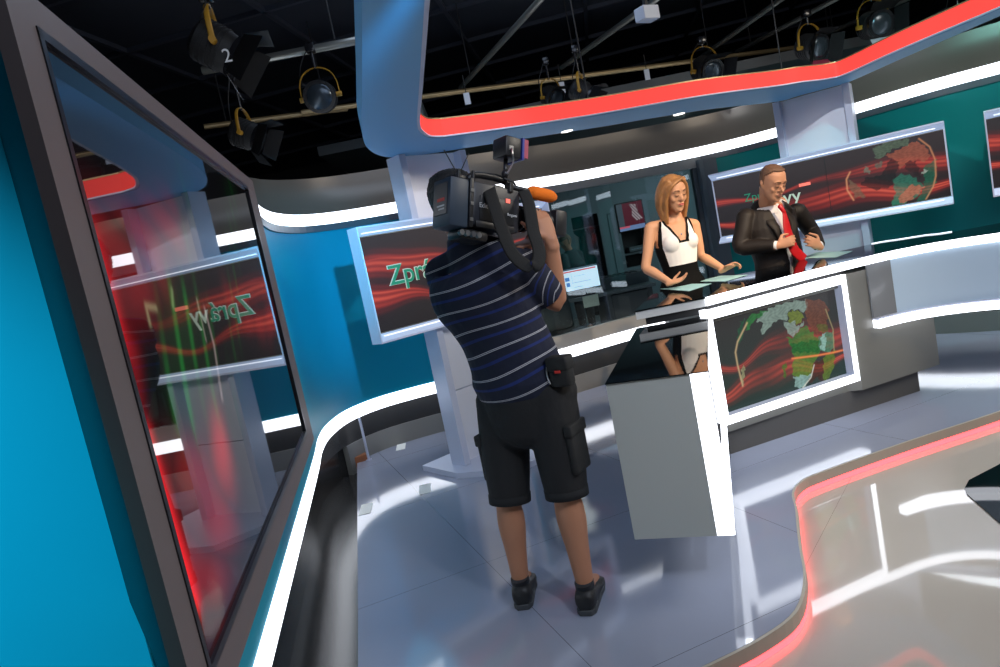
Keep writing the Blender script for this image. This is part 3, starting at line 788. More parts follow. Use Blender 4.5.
# slab supports, then frosted lower panel and second light on the right-hand curve
b = new_bm(); box(b, (.95,4.20,.905), (1.15,4.30,.945)); finish(b, 'spacer', 'black', dk)
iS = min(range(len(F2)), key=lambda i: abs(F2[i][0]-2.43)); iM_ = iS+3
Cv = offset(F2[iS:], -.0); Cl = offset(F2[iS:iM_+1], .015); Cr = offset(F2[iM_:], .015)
b = new_bm(); strip(b, Cl, .582, .948, .012); finish(b, 'frosted_panel', 'frost_shaded', dk, autosmooth=40)
b = new_bm(); strip(b, Cr, .582, .948, .012); finish(b, 'frosted_panel', 'frost_backlit', dk, autosmooth=40)
b = new_bm(); strip(b, offset(Cv, -.03), .528, .582, .09); finish(b, 'lower_edge_light', 'led_white', dk, autosmooth=40)
b = new_bm(); strip(b, offset(Cv, -.02), .582, .592, .12); finish(b, 'lower_shelf', 'silver_edge', dk, autosmooth=40)
b = new_bm(); prism(b, [(3.9,3.75),(4.1,3.5),(4.4,3.7),(4.2,4.1)], 0, .94); finish(b, 'end_leg', 'desk_olive', dk)

# sheets of pale paper on the glass
for pts, lab, dz in (([(660,289),(683,284),(712,283.5),(689,291)], 'pale blue sheet under the woman\'s right hand', .0), ([(695.6,281.7),(720.8,276),(748,275),(725,281.7)], 'pale blue sheet below the woman\'s left hand', .0015), ([(798.7,258.5),(816.6,252.5),(853,251),(835.5,257.5)], 'pale blue sheet in front of the man', .0)):
    q = [atz(x, y, 1.001) for x, y in pts]; b = new_bm()
    prism(b, [(p.x, p.y) for p in q], 1.0006+dz, 1.0016+dz); tag(finish(b, 'paper_sheet', 'paper'), lab, 'paper', 'script sheets on the desk')
# ================================================================ LIGHTING RIG
def pipe(a, b_, label, r=.024, m='pipe', nm='lighting_pipe', group=None):
    b = new_bm(); cyl(b, a, b_, r, 12); o = finish(b, nm, m, autosmooth=60)
    for f in (.15, .85):
        q = a.lerp(b_, f); b = new_bm(); cyl(b, V((q.x,q.y,q.z+r*.6)), V((q.x,q.y,3.86)), .006, 6); finish(b, 'drop_rod', 'black', o)
    return tag(o, label, 'pipe', group)
ZP = 3.05
def long_line(pa, pb, z, ea=.5, eb=.5):
    a = atz(*pa, z); b_ = atz(*pb, z); d = b_-a; return a-d*ea, b_+d*eb
a, b_ = long_line((420,97), (800,47), ZP, .25, .35); pipe(a, b_, 'ochre lighting pipe running parallel above the red strip')
a, b_ = long_line((463,85), (540,0), ZP+.12, .05, .15); pipe(a, b_, 'grey diagonal ceiling pipe, the leftmost through the canopy opening', m='pipe_grey')
a, b_ = long_line((565,65), (655,0), ZP+.12, .05, .15); pipe(a, b_, 'grey diagonal ceiling pipe beside the white box', m='pipe_grey')
a, b_ = long_line((700,58), (780,0), ZP+.12, .05, .15); pipe(a, b_, 'grey diagonal ceiling pipe, third from the left', m='pipe_grey')
a, b_ = long_line((744,48), (834,0), ZP+.12, .1, .15); pipe(a, b_, 'grey diagonal ceiling pipe left of the two round lanterns', m='pipe_grey')
a, b_ = long_line((822,36), (905,0), ZP+.12, .1, .15); pipe(a, b_, 'grey diagonal ceiling pipe behind the right round lantern', m='pipe_grey')
a, b_ = long_line((250,121), (305,114), ZP, .8, .8); pipe(a, b_, 'ochre pipe left of the canopy behind the hanging lanterns')
a, b_ = long_line((258,60), (350,42), 3.2, .6, .1); pipe(a, b_, 'dark pipe above the lanterns left of the canopy', r=.03, m='pipe_grey')

def lantern(label, p, yaw, tilt, s=1.0, doors=True, side_mark=None, group='stage lanterns on the ceiling rig', lensm='lens_glass', zpipe=ZP, gel=None):
    """p = centre of the lamp body; yaw: compass direction of the beam (deg from +Y to the right), tilt: degrees below level"""
    t = thing('stage_lantern', label, 'stage light', p, 0, group)
    a = math.radians(yaw); el = math.radians(tilt)
    d = V((math.sin(a)*math.cos(el), math.cos(a)*math.cos(el), -math.sin(el))); sd = V((math.cos(a), -math.sin(a), 0)); u = sd.cross(d)
    if u.z < 0: u = -u
    M = Matrix((sd, d, u)).transposed().to_4x4()
    R = .095*s; L = .17*s
    b = new_bm()
    limb(b, [M@V((0,-L*.62,0)), M@V((0,-L*.5,0)), M@V((0,L*.2,0)), M@V((0,L*.45,0))], [R*.72,R*.98,R*.98,R*.9], n=20, sub=1, round_ends=False)
    for k in range(5): limb(b, [M@V((0,-L*.42+k*L*.13,0)), M@V((0,-L*.42+k*L*.13+L*.05,0))], [R*1.05,R*1.05], n=20, sub=1, round_ends=False)
    finish(b, 'housing', 'black', t, autosmooth=40)
    b = new_bm(); limb(b, [M@V((0,L*.42,0)), M@V((0,L*.56,0))], [R*1.02,R*1.06], n=20, sub=1, round_ends=False); finish(b, 'front_ring', 'black_gloss', t, autosmooth=40)
    b = new_bm(); ellipsoid(b, M@V((0,L*.53,0)), (R*.86,L*.12,R*.86), M.to_3x3(), 18, 8); finish(b, 'lens', lensm, t, smooth=True)
    # yoke: amber strap bent over the body, pivots at both sides
    b = new_bm(); pts = []
    for k in range(13):
        th = PI*k/12; rr = R*1.28
        pts.append(V((0,0,0)) + sd*(rr*math.cos(th)) + V((0,0,1))*(max(0, math.sin(th))**.6*R*1.9))
    limb(b, pts, [(.012*s,.004*s)]*13, side=d-V((0,0,d.z)), n=6, sub=1); finish(b, 'yoke', 'amber', t)
    topz = R*1.9
    b = new_bm()
    b.free()
    for sg in (-1, 1):
        b = new_bm(); cyl(b, sd*(sg*R*.95), sd*(sg*R*1.4), .016*s, 10); finish(b, 'tilt_knob', 'amber', t)
    b = new_bm(); h = max(zpipe-p[2], topz+.05); cyl(b, V((0,0,topz-.01)), V((0,0,h)), .011*s, 10); box(b, (-.028*s,-.03*s,h-.03), (.028*s,.03*s,h+.03), bev=.004)
    finish(b, 'clamp', 'black_gloss', t, autosmooth=40)
    b = new_bm(); pts = [V((0,0,h))+sd*.02, V((0,0,h*.7))+sd*.08*s, V((0,0,h*.35))+sd*.10*s-d*.04, M@V((0,-L*.6,0))]
    limb(b, pts, [.004]*4, n=6, sub=5); finish(b, 'cable', 'black', t)
    if doors:
        for (ax, sg) in (('x',1),('x',-1),('z',1),('z',-1)):
            b = new_bm(); w = R*.95; k = R*1.05; e = L*.56; o1 = R*.9
            if ax == 'z': q = [(-w,e,sg*k*.95),(w,e,sg*k*.95),(w*1.25,e+o1,sg*k*1.5),(-w*1.25,e+o1,sg*k*1.5)]
            else: q = [(sg*k*.95,e,-w),(sg*k*.95,e,w),(sg*k*1.5,e+o1,w*1.2),(sg*k*1.5,e+o1,-w*1.2)]
            vs = [b.verts.new(M@V(p_)) for p_ in q]; quadface(b, vs)
            r = bmesh.ops.solidify(b, geom=b.faces[:], thickness=.003); finish(b, 'barn_door', gel if (gel and ax == 'z' and sg < 0) else 'black', t)
    if side_mark:
        text_mesh(side_mark, .11*s, 'number_mark', 'text_grey', t, Matrix.Translation(M@V((R*1.08,-L*.25,-R*.4))) @ (M.to_3x3() @ Matrix(((0,0,1),(1,0,0),(0,1,0)))).to_4x4(), .0005)
    return t
def lp(x, y, Y): return tuple(aty(x, y, Y))
la = lantern('big black lantern marked 2 hanging at the upper left', lp(218,48,3.6), 80, 38, 1.1, side_mark=None, zpipe=2.95, gel='tag_white')
# number painted on the flank that faces the set
d_ = V((0,0,0))
pc = aty(229,55,3.44)
text_mesh('2', .085, 'number_mark', 'text_grey', la, Matrix.Translation(V(pc)-V(la.location)+V((-.03,0,-.03))) @ Matrix.Rotation(PI/2+.25,4,'X') @ Matrix.Rotation(.15,4,'Y'), .0005)
lantern('small black lantern below the big one marked 2, left of the canopy', lp(247,135,4.7), 95, 30, .95, zpipe=ZP)
lantern('round black lantern hanging just left of the canopy arm', lp(321,97,atz(316,47,3.2).y), 176, 12, 1.15, doors=False, zpipe=3.2)
text_pos = None
lantern('black lantern peeping above the red strip, left of the white tags', lp(552,97,6.4), 150, 30, .9, group='stage lanterns on the ceiling rig')
lantern('black lantern with amber yoke above the middle of the red strip', lp(582,92,6.2), 110, 40, .95)
lantern('black lantern with drooping yoke above the man in the suit', lp(706,70,6.8), 165, 25, 1.2)
lantern('black lantern with pink gel over the right display stand', lp(811,47,6.6), 160, 20, 1.15, gel='filter_pink')
lantern('round black lantern nearest the right end of the red strip', lp(874,25,6.4), 178, 12, 1.2, gel='tag_white')
lantern('black lantern low above the right cornice', lp(962,42,6.6), 200, 25, 1.0, gel='filter_blue')
for (x, y, Y, lab) in ((467,98,6.3,'small white tag hanging from the ochre pipe at the canopy corner'), (562,87,6.6,'small white tag hanging from the ochre pipe above the operator'), (647,74,6.9,'small white tag hanging from the ochre pipe, third from the left')):
    p = aty(x, y, Y); t = thing('hanging_tag', lab, 'tag', p, .2, 'white tags on the ochre pipe')
    b = new_bm(); box(b, (-.026,-.003,-.055), (.026,.003,.045), bev=.001); finish(b, 'card', 'tag_white', t)
    b = new_bm(); cyl(b, V((0,0,.045)), V((0,0,max(.1, ZP-p.z))), .004, 6); finish(b, 'cord', 'black', t)
p = aty(647,14,5.0); t = thing('ceiling_box', 'small white box fixed below a diagonal ceiling pipe', 'speaker', p, .5)
b = new_bm(); box(b, (-.07,-.05,-.045), (.07,.05,.045), bev=.006); finish(b, 'case', 'tag_white', t)
b = new_bm(); box(b, (-.012,-.012,.045), (.012,.012,.12)); finish(b, 'bracket', 'black', t)

# ================================================================ CONTROL ROOM BEHIND THE GLASS
YB = 12.6
b = new_bm()
P1 = aty(555,200,YB)
# back wall with the two dark openings
def xat(px, py, Y): return aty(px, py, Y).x
d1a, d1b = aty(571,219,YB), aty(597,213,YB); d2a, d2b = aty(616,206,YB), aty(640,200,YB)
d2z0 = aty(648,264,YB).z
zt_ = d1a.z
xs = [-1.5, d1a.x, d1b.x, d2a.x, d2b.x, 6.5]
box(b, (xs[0],YB,0), (xs[1],YB+.1,3.2)); box(b, (xs[2],YB,0), (xs[3],YB+.1,3.2)); box(b, (xs[4],YB,0), (xs[5],YB+.1,3.2))
box(b, (xs[1],YB,d1b.z), (xs[2],YB+.1,3.2)); box(b, (xs[3],YB,d2b.z), (xs[4],YB+.1,3.2)); box(b, (xs[3],YB,0), (xs[4],YB+.1,d2z0))
struct(finish(b, 'wall_back', 'room_wall'))
for lo, hi in (((xs[1]-.2,YB+.7,0),(xs[2]+.2,YB+.75,3)), ((xs[3]-.1,YB+.45,0),(xs[4]+.1,YB+.5,3))):
    b = new_bm(); box(b, lo, hi); struct(finish(b, 'wall_recess', 'room_dark'))
b = new_bm(); box(b, (-1.5,7.6,2.85), (6.5,YB,2.95)); struct(finish(b, 'ceiling', 'room_grey'))
b = new_bm(); box(b, (-.3,7.5,.0), (6.5,YB,.02)); struct(finish(b, 'floor', 'room_floor'))
b = new_bm(); box(b, (5.4,7.8,0), (5.5,YB,3.1)); struct(finish(b, 'wall_room_right', 'room_wall'))
b = new_bm(); box(b, (-.4,6.9,0), (-.3,YB,3.1)); struct(finish(b, 'wall_room_left', 'room_wall'))
# narrow door joint on the back wall
dj = aty(607,214,YB-.01); b = new_bm(); box(b, (dj.x-.006,YB-.012,.02), (dj.x+.006,YB,dj.z)); box(b, (dj.x-.006,YB-.012,dj.z-.012), (d2a.x-.12,YB,dj.z)); struct(finish(b, 'trim_6', 'room_dark'))
# tall pale cabinet doors left of the person
cb = thing('tall_cabinet', 'tall pale cabinet with two doors beyond the glass, left of the technician', 'cabinet', (aty(548,230,11.6).x-.15, 11.7, .02), -.1)
b = new_bm(); box(b, (-.40,0,0), (.26,.45,2.0), bev=.01); finish(b, 'body', 'room_wall', cb)
for x in (-.38,-.05):
    dd = new_bm(); box(dd, (x,-.02,.05), (x+.29,0,1.95), bev=.004); dd = finish(dd, 'door', 'room_wall', cb)
    h = new_bm(); box(h, (x+.25,-.05,.9), (x+.265,-.02,1.1)); finish(h, 'handle', 'cam_metal', dd)
# clothes on a rail in the first opening
rl = aty(585,228,YB+.3); t = thing('clothes_rail', 'clothes rail inside the dark doorway beyond the glass', 'clothes rail', (rl.x, YB+.35, .02))
b = new_bm(); cyl(b, V((-.32,0,rl.z-.02)), V((.32,0,rl.z-.02)), .012, 8)
for x in (-.32,.32): cyl(b, V((x,0,0)), V((x,0,rl.z-.02)), .012, 8)
finish(b, 'rail', 'cam_metal', t)
for k, (x, m, lab) in enumerate(((-.24,'jacket_grey','grey-edged garment hanging left on the rail in the dark doorway'), (.0,'jacket_dark','black jacket hanging in the middle of the rail in the dark doorway'), (.24,'jacket_dark','black jacket hanging right on the rail in the dark doorway'))):
    g = thing('hanging_jacket', lab, 'jacket', (rl.x+x, YB+.35, rl.z-.02), 0, 'garments on the rail')
    b = new_bm(); limb(b, [(0,0,-.05),(0,0,-.14),(0,0,-.45),(0,0,-.95)], [(.03,.03),(.10,.06),(.105,.08),(.12,.09)], side=(1,.5,0), n=14); finish(b, 'body', m, g, smooth=True)
    for sg in (-1, 1):
        b = new_bm(); limb(b, [(sg*.07,sg*.03,-.14),(sg*.11,sg*.06,-.4),(sg*.12,sg*.06,-.78)], [.045,.045,.035], n=10); finish(b, 'sleeve', m, g, smooth=True)
    b = new_bm(); limb(b, [(0,0,.02),(.02,0,.0),(0,0,-.06)], [.004]*3, n=6); finish(b, 'hanger_hook', 'cam_metal', g)
# rack with monitor in the second opening
mp = aty(631,216,YB-.05); t = thing('wall_television', 'television with dark red picture in the recess beyond the glass', 'television', (mp.x, YB-.02, mp.z), .0)
TVw, TVh = .50, .52
b = new_bm(); box(b, (-TVw/2,0,-TVh/2), (TVw/2,.07,TVh/2), bev=.008); finish(b, 'case', 'black', t)
def pic_tv(X, Z):
    u = X/.46; v = Z/.48; rgb = np.zeros((len(X),3)); rgb += np.array([.09,.008,.018]); 
    rgb[u < .22] = (.05,.065,.08)
    m = (v < .16); rgb[m] = (.16,.22,.4)
    m = (v < .16) & (v > .09) & (u < .4); rgb[m] = (.6,.1,.15)
    m = inpoly(u, v, [(.5,.95),(.75,.9),(.8,.6),(.95,.35),(.7,.3),(.55,.5),(.6,.75)]); k = (.5+.5*np.sin(u*60+v*45)); rgb[m] = (np.array([.45,.28,.30])[None]*k[:, None]+.05)[m]
    return rgb
picture('screen', .46, .48, 60, 60, pic_tv, 'screen_on', t, Matrix.Translation((-.23,-.003,-.24)))
b = new_bm(); cyl(b, V((0,.06,0)), V((0,.45,0)), .03, 10); finish(b, 'wall_bracket', 'black', t)
q = aty(641,247,YB+.05); t = thing('recorder_unit', 'small recorder with pale lights on the shelf below the television', 'recorder', (q.x, YB+.12, q.z-.06))
b = new_bm(); box(b, (-.2,0,0), (.2,.3,.09), bev=.006); finish(b, 'case', 'room_grey', t)
b = new_bm(); 
for k in range(6): box(b, (-.16+k*.05,-.004,.04), (-.13+k*.05,0,.05))
finish(b, 'indicator_light', 'monitor_line', t)
b = new_bm(); box(b, (d2a.x,YB+.02,q.z-.10), (d2b.x,YB+.44,q.z-.07)); tag(finish(b, 'shelf', 'room_grey'), 'dark shelf in the recess below the television', 'shelf')
# desk with the bright computer monitor, just behind the glass
YD = 8.3
mc = aty(579.5,278,YD)
c1 = aty(545,297,YD); c2 = aty(630,285,YD)
t = thing('control_desk', 'dark control desk behind the window with a pale top', 'desk', (mc.x, YD, .02))
zt_d = mc.z-.22
b = new_bm(); box(b, (-.75,-.35,zt_d-.04), (.80,.5,zt_d), bev=.006); finish(b, 'top', 'room_grey', t)
for x in (-.73,.22,.70):
    b = new_bm(); box(b, (x,-.30,0), (x+.06,.45,zt_d-.04)); finish(b, 'side_panel', 'room_dark', t)
b = new_bm(); box(b, (.28,-.30,.1), (.70,.40,zt_d-.05), bev=.01); finish(b, 'drawer_unit', 'room_dark', t)
t = thing('computer_monitor', 'bright computer monitor behind the window beside the operator\'s elbow', 'monitor', (mc.x, YD-.18, zt_d+.02), -.05)
mw, mh = .40, .255
b = new_bm(); box(b, (-mw/2-.012,0,.07), (mw/2+.012,.04,.07+mh+.024), bev=.004); finish(b, 'case', 'black', t)
b = new_bm(); box(b, (-.03,.02,0), (.03,.05,.12)); box(b, (-.12,-.06,0), (.12,.10,.012), bev=.003); finish(b, 'stand', 'black', t)
s_ = new_bm(); box(s_, (-mw/2,-.002,.082), (mw/2,0,.082+mh)); s_ = finish(s_, 'screen', 'monitor_white', t)
def mrk(x0, z0, x1, z1, m):
    b = new_bm(); box(b, (-mw/2+x0*mw,-.0035,.082+z0*mh), (-mw/2+x1*mw,-.002,.082+z1*mh)); finish(b, 'screen_line', m, s_)
mrk(.0,.93,1,1,'monitor_line'); mrk(0,.83,.95,.89,'monitor_text_red'); mrk(.02,.45,.15,.62,'monitor_text_blue'); mrk(.04,.2,.14,.38,'monitor_text_blue')
mrk(.22,.30,.225,.80,'monitor_line'); mrk(.22,.33,.75,.345,'monitor_line'); mrk(.3,.62,.6,.63,'monitor_line'); mrk(.25,.12,.5,.135,'monitor_line')
# equipment case right of the monitor, with a pale keyboard panel
t = thing('mixing_console', 'dark equipment console right of the bright monitor behind the glass', 'console', (mc.x+.46, YD+.15, zt_d+.002), .0)
b = new_bm(); box(b, (-.20,-.2,0), (.34,.2,.16), bev=.012); finish(b, 'case', 'room_grey', t)
b = new_bm()
for k in range(6): box(b, (-.16+k*.07,-.19,.16), (-.13+k*.07,.1,.17))
finish(b, 'fader_bank', 'room_dark', t)
p = aty(600,301,YD-.5); 
t = thing('office_chair', 'dark office chair behind the glass, left of the pale papers', 'chair', (mc.x-.35, YD-.72, .02), .4)
b = new_bm(); limb(b, [(0,.18,.50),(0,.22,.75),(0,.2,.98)], [(.22,.03),(.24,.035),(.19,.03)], side=(1,0,0), n=16); finish(b, 'backrest', 'room_dark', t, smooth=True)
b = new_bm(); box(b, (-.24,-.22,.42), (.24,.2,.49), bev=.03); finish(b, 'seat', 'room_dark', t, smooth=True)
b = new_bm(); cyl(b, V((0,0,.08)), V((0,0,.42)), .03, 12)
for k in range(5): a = 2*PI*k/5; cyl(b, V((0,0,.08)), V((.28*math.cos(a),.28*math.sin(a),.03)), .02, 8)
finish(b, 'base', 'black', t)
q = [atz(x, y, zt_d+.003) for x, y in ((612,292),(622,289),(629,290),(620,293))]
p = atz(618,293,zt_d+.003)
b = new_bm(); box(b, (p.x-.12,YD-.30,zt_d+.001), (p.x+.06,YD-.12,zt_d+.004)); tag(finish(b, 'paper_sheet', 'paper_white'), 'white paper on the control desk behind the glass', 'paper')
b = new_bm(); p = aty(593,301,YD-.45); box(b, (p.x-.10,YD-.36,p.z-.07), (p.x+.08,YD-.352,p.z+.06), bev=.003); mat('vent_pale', (.45,.47,.38), .5)
t = tag(finish(b, 'notice_board', 'vent_pale'), 'small pale slatted panel on the front of the control desk', 'panel')
# pendant lamp cord right of the presenters' window and wall switch
p = aty(705,226,7.30)
b = new_bm(); box(b, (p.x-.03,p.y-.0,p.z-.035), (p.x+.03,p.y+.04,p.z+.035), bev=.006)
sw = thing('wall_switch', 'dark switch box with cable on the grey pier right of the window', 'switch', (0,0,0)); finish(b, 'box', 'black', sw)
b = new_bm(); limb(b, [(p.x,p.y+.02,p.z+.03),(p.x-.0,p.y+.02,p.z+.2),(p.x+.01,p.y+.02,1.95)], [.006]*3, n=6); finish(b, 'cable', 'black', sw)
# ================================================================ PEOPLE
def hand(bm, w, d, n, thumb=1, curl=.5, s=1.0, spread=.10, tc=.4):
    """palm and five unequal bent fingers. w wrist, d towards the fingers, n out of the palm, thumb: +1/-1 side"""
    w = V(w); d = V(d).normalized(); n = V(n); n = (n-d*n.dot(d)).normalized(); sd = d.cross(n)*thumb
    limb(bm, [w-d*.03*s, w+d*.012*s, w+d*.045*s, w+d*.082*s], [(.026*s,.019*s),(.030*s,.018*s),(.039*s,.016*s),(.037*s,.013*s)], side=sd, n=14, sub=3)
    for k, (off, L, r) in enumerate(((.029,.072,.0088),(.0095,.080,.0092),(-.010,.074,.0088),(-.029,.058,.0078))):
        p = w+d*(.082-abs(off)*.12)*s+sd*off*s; a0 = curl*(.55+.12*k); pts = [p-d*.012*s, p]; rr = [r*s*1.05, r*s]
        ang = a0*.6; base = (d+sd*(off/.03*spread)).normalized()
        for j, f in enumerate((.42,.32,.26)):
            q = base*math.cos(ang)+n*math.sin(ang); p = p+q*L*f*s; pts.append(p.copy()); rr.append(r*s*(1-.10*(j+1))); ang += a0*1.0
        limb(bm, pts, rr, n=10, sub=2)
    p = w+d*.022*s+sd*.028*s; q1 = (d*.62+sd*.78+n*.25).normalized(); p1 = p+q1*.042*s; q2 = (d*.9+sd*(.35-tc*.5)+n*(.25+tc*.4)).normalized(); p2 = p1+q2*.032*s; p3 = p2+(q2*.8+n*tc*.4).normalized()*.024*s
    limb(bm, [w+d*.012*s+sd*.012*s, p, p1, p2, p3], [.014*s,.0135*s,.0115*s,.0105*s,.009*s], n=10, sub=2)

HEADP = [(-.118,-.068,-.030,.018),(-.106,-.083,-.012,.035),(-.088,-.087,.020,.047),(-.065,-.084,.050,.057),(-.040,-.083,.070,.065),(-.012,-.084,.084,.070),(.018,-.084,.093,.0735),(.048,-.083,.096,.0745),(.075,-.072,.090,.070),(.098,-.052,.073,.056),(.112,-.028,.048,.036),(.119,-.002,.024,.012)]
def head_frame(f, up=(0,0,1)):
    f = V(f).normalized(); up = V(up); x = f.cross(up).normalized()*-1; u = x.cross(f)*-1
    # local: x right of the viewer facing the face, -y face, z up
    y = -f; z = V(up)-y*V(up).dot(y); z.normalize(); x = y.cross(z)
    return Matrix((x, y, z)).transposed()
def head(bm, c, R, s=1.0, jaw=1.0, nose=1.0):
    c = V(c); T = lambda x, y, z: c+R@(V((x,y,z))*s)
    rings = []
    for z, yf, yb, w in HEADP:
        if z < -.03: w = w*jaw
        cy = (yf+yb)/2; ry = (yb-yf)/2; ring = []
        for k in range(28):
            a = 2*PI*k/28; ca, sa = math.cos(a), math.sin(a); yy = math.copysign(abs(sa)**.92, sa)
            ring.append(T(w*math.copysign(abs(ca)**.9, ca), cy+ry*yy, z))
        rings.append(ring)
    loft(bm, rings)
    limb(bm, [T(0,-.074,.020), T(0,-.088,.000), T(0,-.100*nose-.002,-.020), T(0,-.092,-.030)], [.007*s,.009*s,.0125*s,.009*s], n=10, sub=3)
    for sg in (-1, 1):
        ellipsoid(bm, T(sg*.011,-.088,-.027), (.008*s,.009*s,.007*s), R, 10, 6)
        limb(bm, [T(sg*.012,-.080,.030), T(sg*.030,-.082,.034), T(sg*.048,-.070,.028)], [.008*s,.009*s,.007*s], n=8)          # brow ridge
        ellipsoid(bm, T(sg*.040,-.060,-.022), (.022*s,.018*s,.024*s), R, 12, 8)                                                 # cheek
        ellipsoid(bm, T(sg*.031,-.0745,.010), (.0145*s,.011*s,.0095*s), R, 12, 8)                                               # lid over the eyeball
        limb(bm, [T(sg*.070,.018,.018), T(sg*.080,.024,.012), T(sg*.079,.018,-.012), T(sg*.070,.008,-.028)], [(.007*s,.011*s),(.006*s,.016*s),(.006*s,.012*s),(.005*s,.007*s)], side=R@V((1,0,0)), n=10)
    limb(bm, [T(-.02,-.080,-.055), T(0,-.090,-.056), T(.02,-.080,-.055)], [.008*s,.010*s,.008*s], n=8)
    ellipsoid(bm, T(0,-.078,-.098), (.018*s,.013*s,.014*s), R, 12, 8)
    return T
def face_parts(T, R, body, s=1.0, lips='lips', lipw=1.0, closed=True, browm='brow', pre=''):
    for sg in (-1, 1):
        b = new_bm(); limb(b, [T(sg*.014,-.0885,.034), T(sg*.030,-.090,.039), T(sg*.050,-.074,.033)], [(.004*s,.0022*s),(.005*s,.0022*s),(.002*s,.0015*s)], side=R@V((0,0,1)), n=8); finish(b, 'eyebrow', browm, body, smooth=True)
        b = new_bm(); limb(b, [T(sg*.017,-.0830,.0045), T(sg*.031,-.0862,.0020), T(sg*.046,-.0775,.0050)], [.0016*s,.0026*s,.0016*s], n=8); finish(b, 'eyelash', 'lash', body, smooth=True)
        if not closed:
            b = new_bm(); ellipsoid(b, T(sg*.031,-.0835,.007), (.010*s,.003*s,.0035*s), R, 12, 8); finish(b, 'eye', 'eye_dark', body, smooth=True)
    b = new_bm()
    for z, r in ((-.0515,.0036),(-.0590,.0042)):
        limb(b, [T(-.022*lipw,-.0840,-.0555), T(-.010*lipw,-.0955,z), T(.010*lipw,-.0955,z), T(.022*lipw,-.0840,-.0555)], [.0018*s,r*s,r*s,.0018*s], n=8, sub=3)
    finish(b, 'lips', lips, body, smooth=True)

def arm(bm, sh, el, wr, k=1.0):
    sh, el, wr = V(sh), V(el), V(wr)
    limb(bm, [sh, sh.lerp(el,.3), sh.lerp(el,.7), el, el.lerp(wr,.25), el.lerp(wr,.65), wr], [.050*k,.047*k,.041*k,.038*k,.041*k,.033*k,.025*k], n=16, sub=3)
def leg(bm, hip, kn, an, k=1.0, toe=None):
    hip, kn, an = V(hip), V(kn), V(an)
    bk_ = V((0,.01,0))
    limb(bm, [hip, hip.lerp(kn,.4), hip.lerp(kn,.85), kn, kn.lerp(an,.28), kn.lerp(an,.6), an], [.088*k,.080*k,.060*k,.054*k,.060*k,.047*k,.036*k], n=18, sub=3)
    if toe is not None:
        toe = V(toe); limb(bm, [an, an.lerp(toe,.4)+V((0,0,-.02)), toe], [.036*k,(.034*k,.030*k),(.034*k,.018*k)], n=14, sub=3)
def torso(bm, secs, side):
    limb(bm, [s_[0] for s_ in secs], [(s_[1], s_[2]) for s_ in secs], side=side, n=28, sub=4)

# ---------------------------------------------------------------- woman presenter
W = thing('person', 'blonde woman presenter in a white and black sleeveless dress behind the desk', 'person', (1.36,5.08,0))
WO = V(W.location)
WY = 5.05
L_ = lambda x, y, Y: aty(x, y, Y)-WO
wc = L_(673.5,193.5,5.02)                                   # head centre
f_w = V((.30,-.86,-.30)); R_w = head_frame(f_w, (-.02,0,1))
rs, ls = L_(650.5,228,5.06), L_(694,225,5.12)            # her right (picture left), left
re, le = L_(646,268,5.00), L_(701,256,5.10)
rw, lw = L_(671,283,4.86), L_(724,269.5,4.90)
nk = L_(676,221,5.08); sx = (ls-rs); sx.z = 0; sx.normalize()
ch = L_(676,245,5.07); wa = L_(681,272,5.07); pe = V((wa.x,wa.y+.01,.98)); 
fwd_w = V((sx.y,-sx.x,0))
b = new_bm()
T = head(b, wc, R_w, 1.04, .93, .97)
limb(b, [wc+R_w@V((0,.03,-.05)), nk+V((0,.0,.05)), nk+V((0,0,-.02))], [.050,.047,.060], n=16)
torso(b, [(V((wa.x,wa.y,.80)),.165,.115),(pe,.17,.12),(wa,.125,.095),(wa.lerp(ch,.5),.135,.105),(ch,.150,.112),((rs+ls)/2+V((0,0,.0)),.145,.085),((rs+ls)/2+V((0,0,.035)),.09,.06)], sx)
for sg in (-1, 1): ellipsoid(b, ch.lerp((rs+ls)/2,.12)+sx*sg*.070+fwd_w*.075, (.058,.054,.060), None, 14, 10)
limb(b, [nk+V((0,0,-.01)), rs], [.045,.044], n=12); limb(b, [nk+V((0,0,-.01)), ls], [.045,.044], n=12)
arm(b, rs, re, rw, .88); arm(b, ls, le, lw, .88)
hand(b, rw, L_(688,277,4.83)-rw, V((-.2,-.3,1)), -1, .45, .84)
hand(b, lw, L_(740,261,4.84)-lw, V((.1,-.5,-.8)), -1, .95, .92)
hipz = V((wa.x,wa.y,.92))
for sg in (-1, 1): leg(b, hipz+sx*sg*.085, V((wa.x,wa.y,.50))+sx*sg*.085, V((wa.x,wa.y+.02,.12))+sx*sg*.08, .85, V((wa.x,wa.y-.11,.055))+sx*sg*.09)
wbody = remeshed(b, 'body', 'skin_f', W, .0062, 3)
face_parts(T, R_w, wbody, 1.04, 'lips', .95)
# dress: body shell grown a little, cut to a V neck with wide straps
def dress_pos(p):
    u = (p-ch).dot(sx); z = p.z; f = (p-ch).dot(fwd_w); return u, z, f
b = new_bm(); e = .008
torso(b, [(V((wa.x,wa.y,.58)),.185,.15),(V((wa.x,wa.y,.80)),.178,.128),(pe,.178,.128),(wa,.130,.102),(wa.lerp(ch,.5),.142,.113),(ch,.158,.120),((rs+ls)/2+V((0,0,-.01)),.140,.104),((rs+ls)/2+V((0,0,.035)),.10,.074)], sx)
for sg in (-1, 1): ellipsoid(b, ch.lerp((rs+ls)/2,.12)+sx*sg*.070+fwd_w*.080, (.064,.056,.066), None, 14, 10)
limb(b, [nk+V((0,0,-.01)), nk.lerp(rs,.85)], [.058,.058], n=12); limb(b, [nk+V((0,0,-.01)), nk.lerp(ls,.85)], [.058,.058], n=12)
dr = remeshed(b, 'dress', ['dress_white','dress_black'], W, .0062, 3)
bmx = bmesh.new(); bmx.from_mesh(dr.data)
ztopn = nk.z; vz = ch.z+.030; kill = []
waz = L_(681,264.5,5.0).z
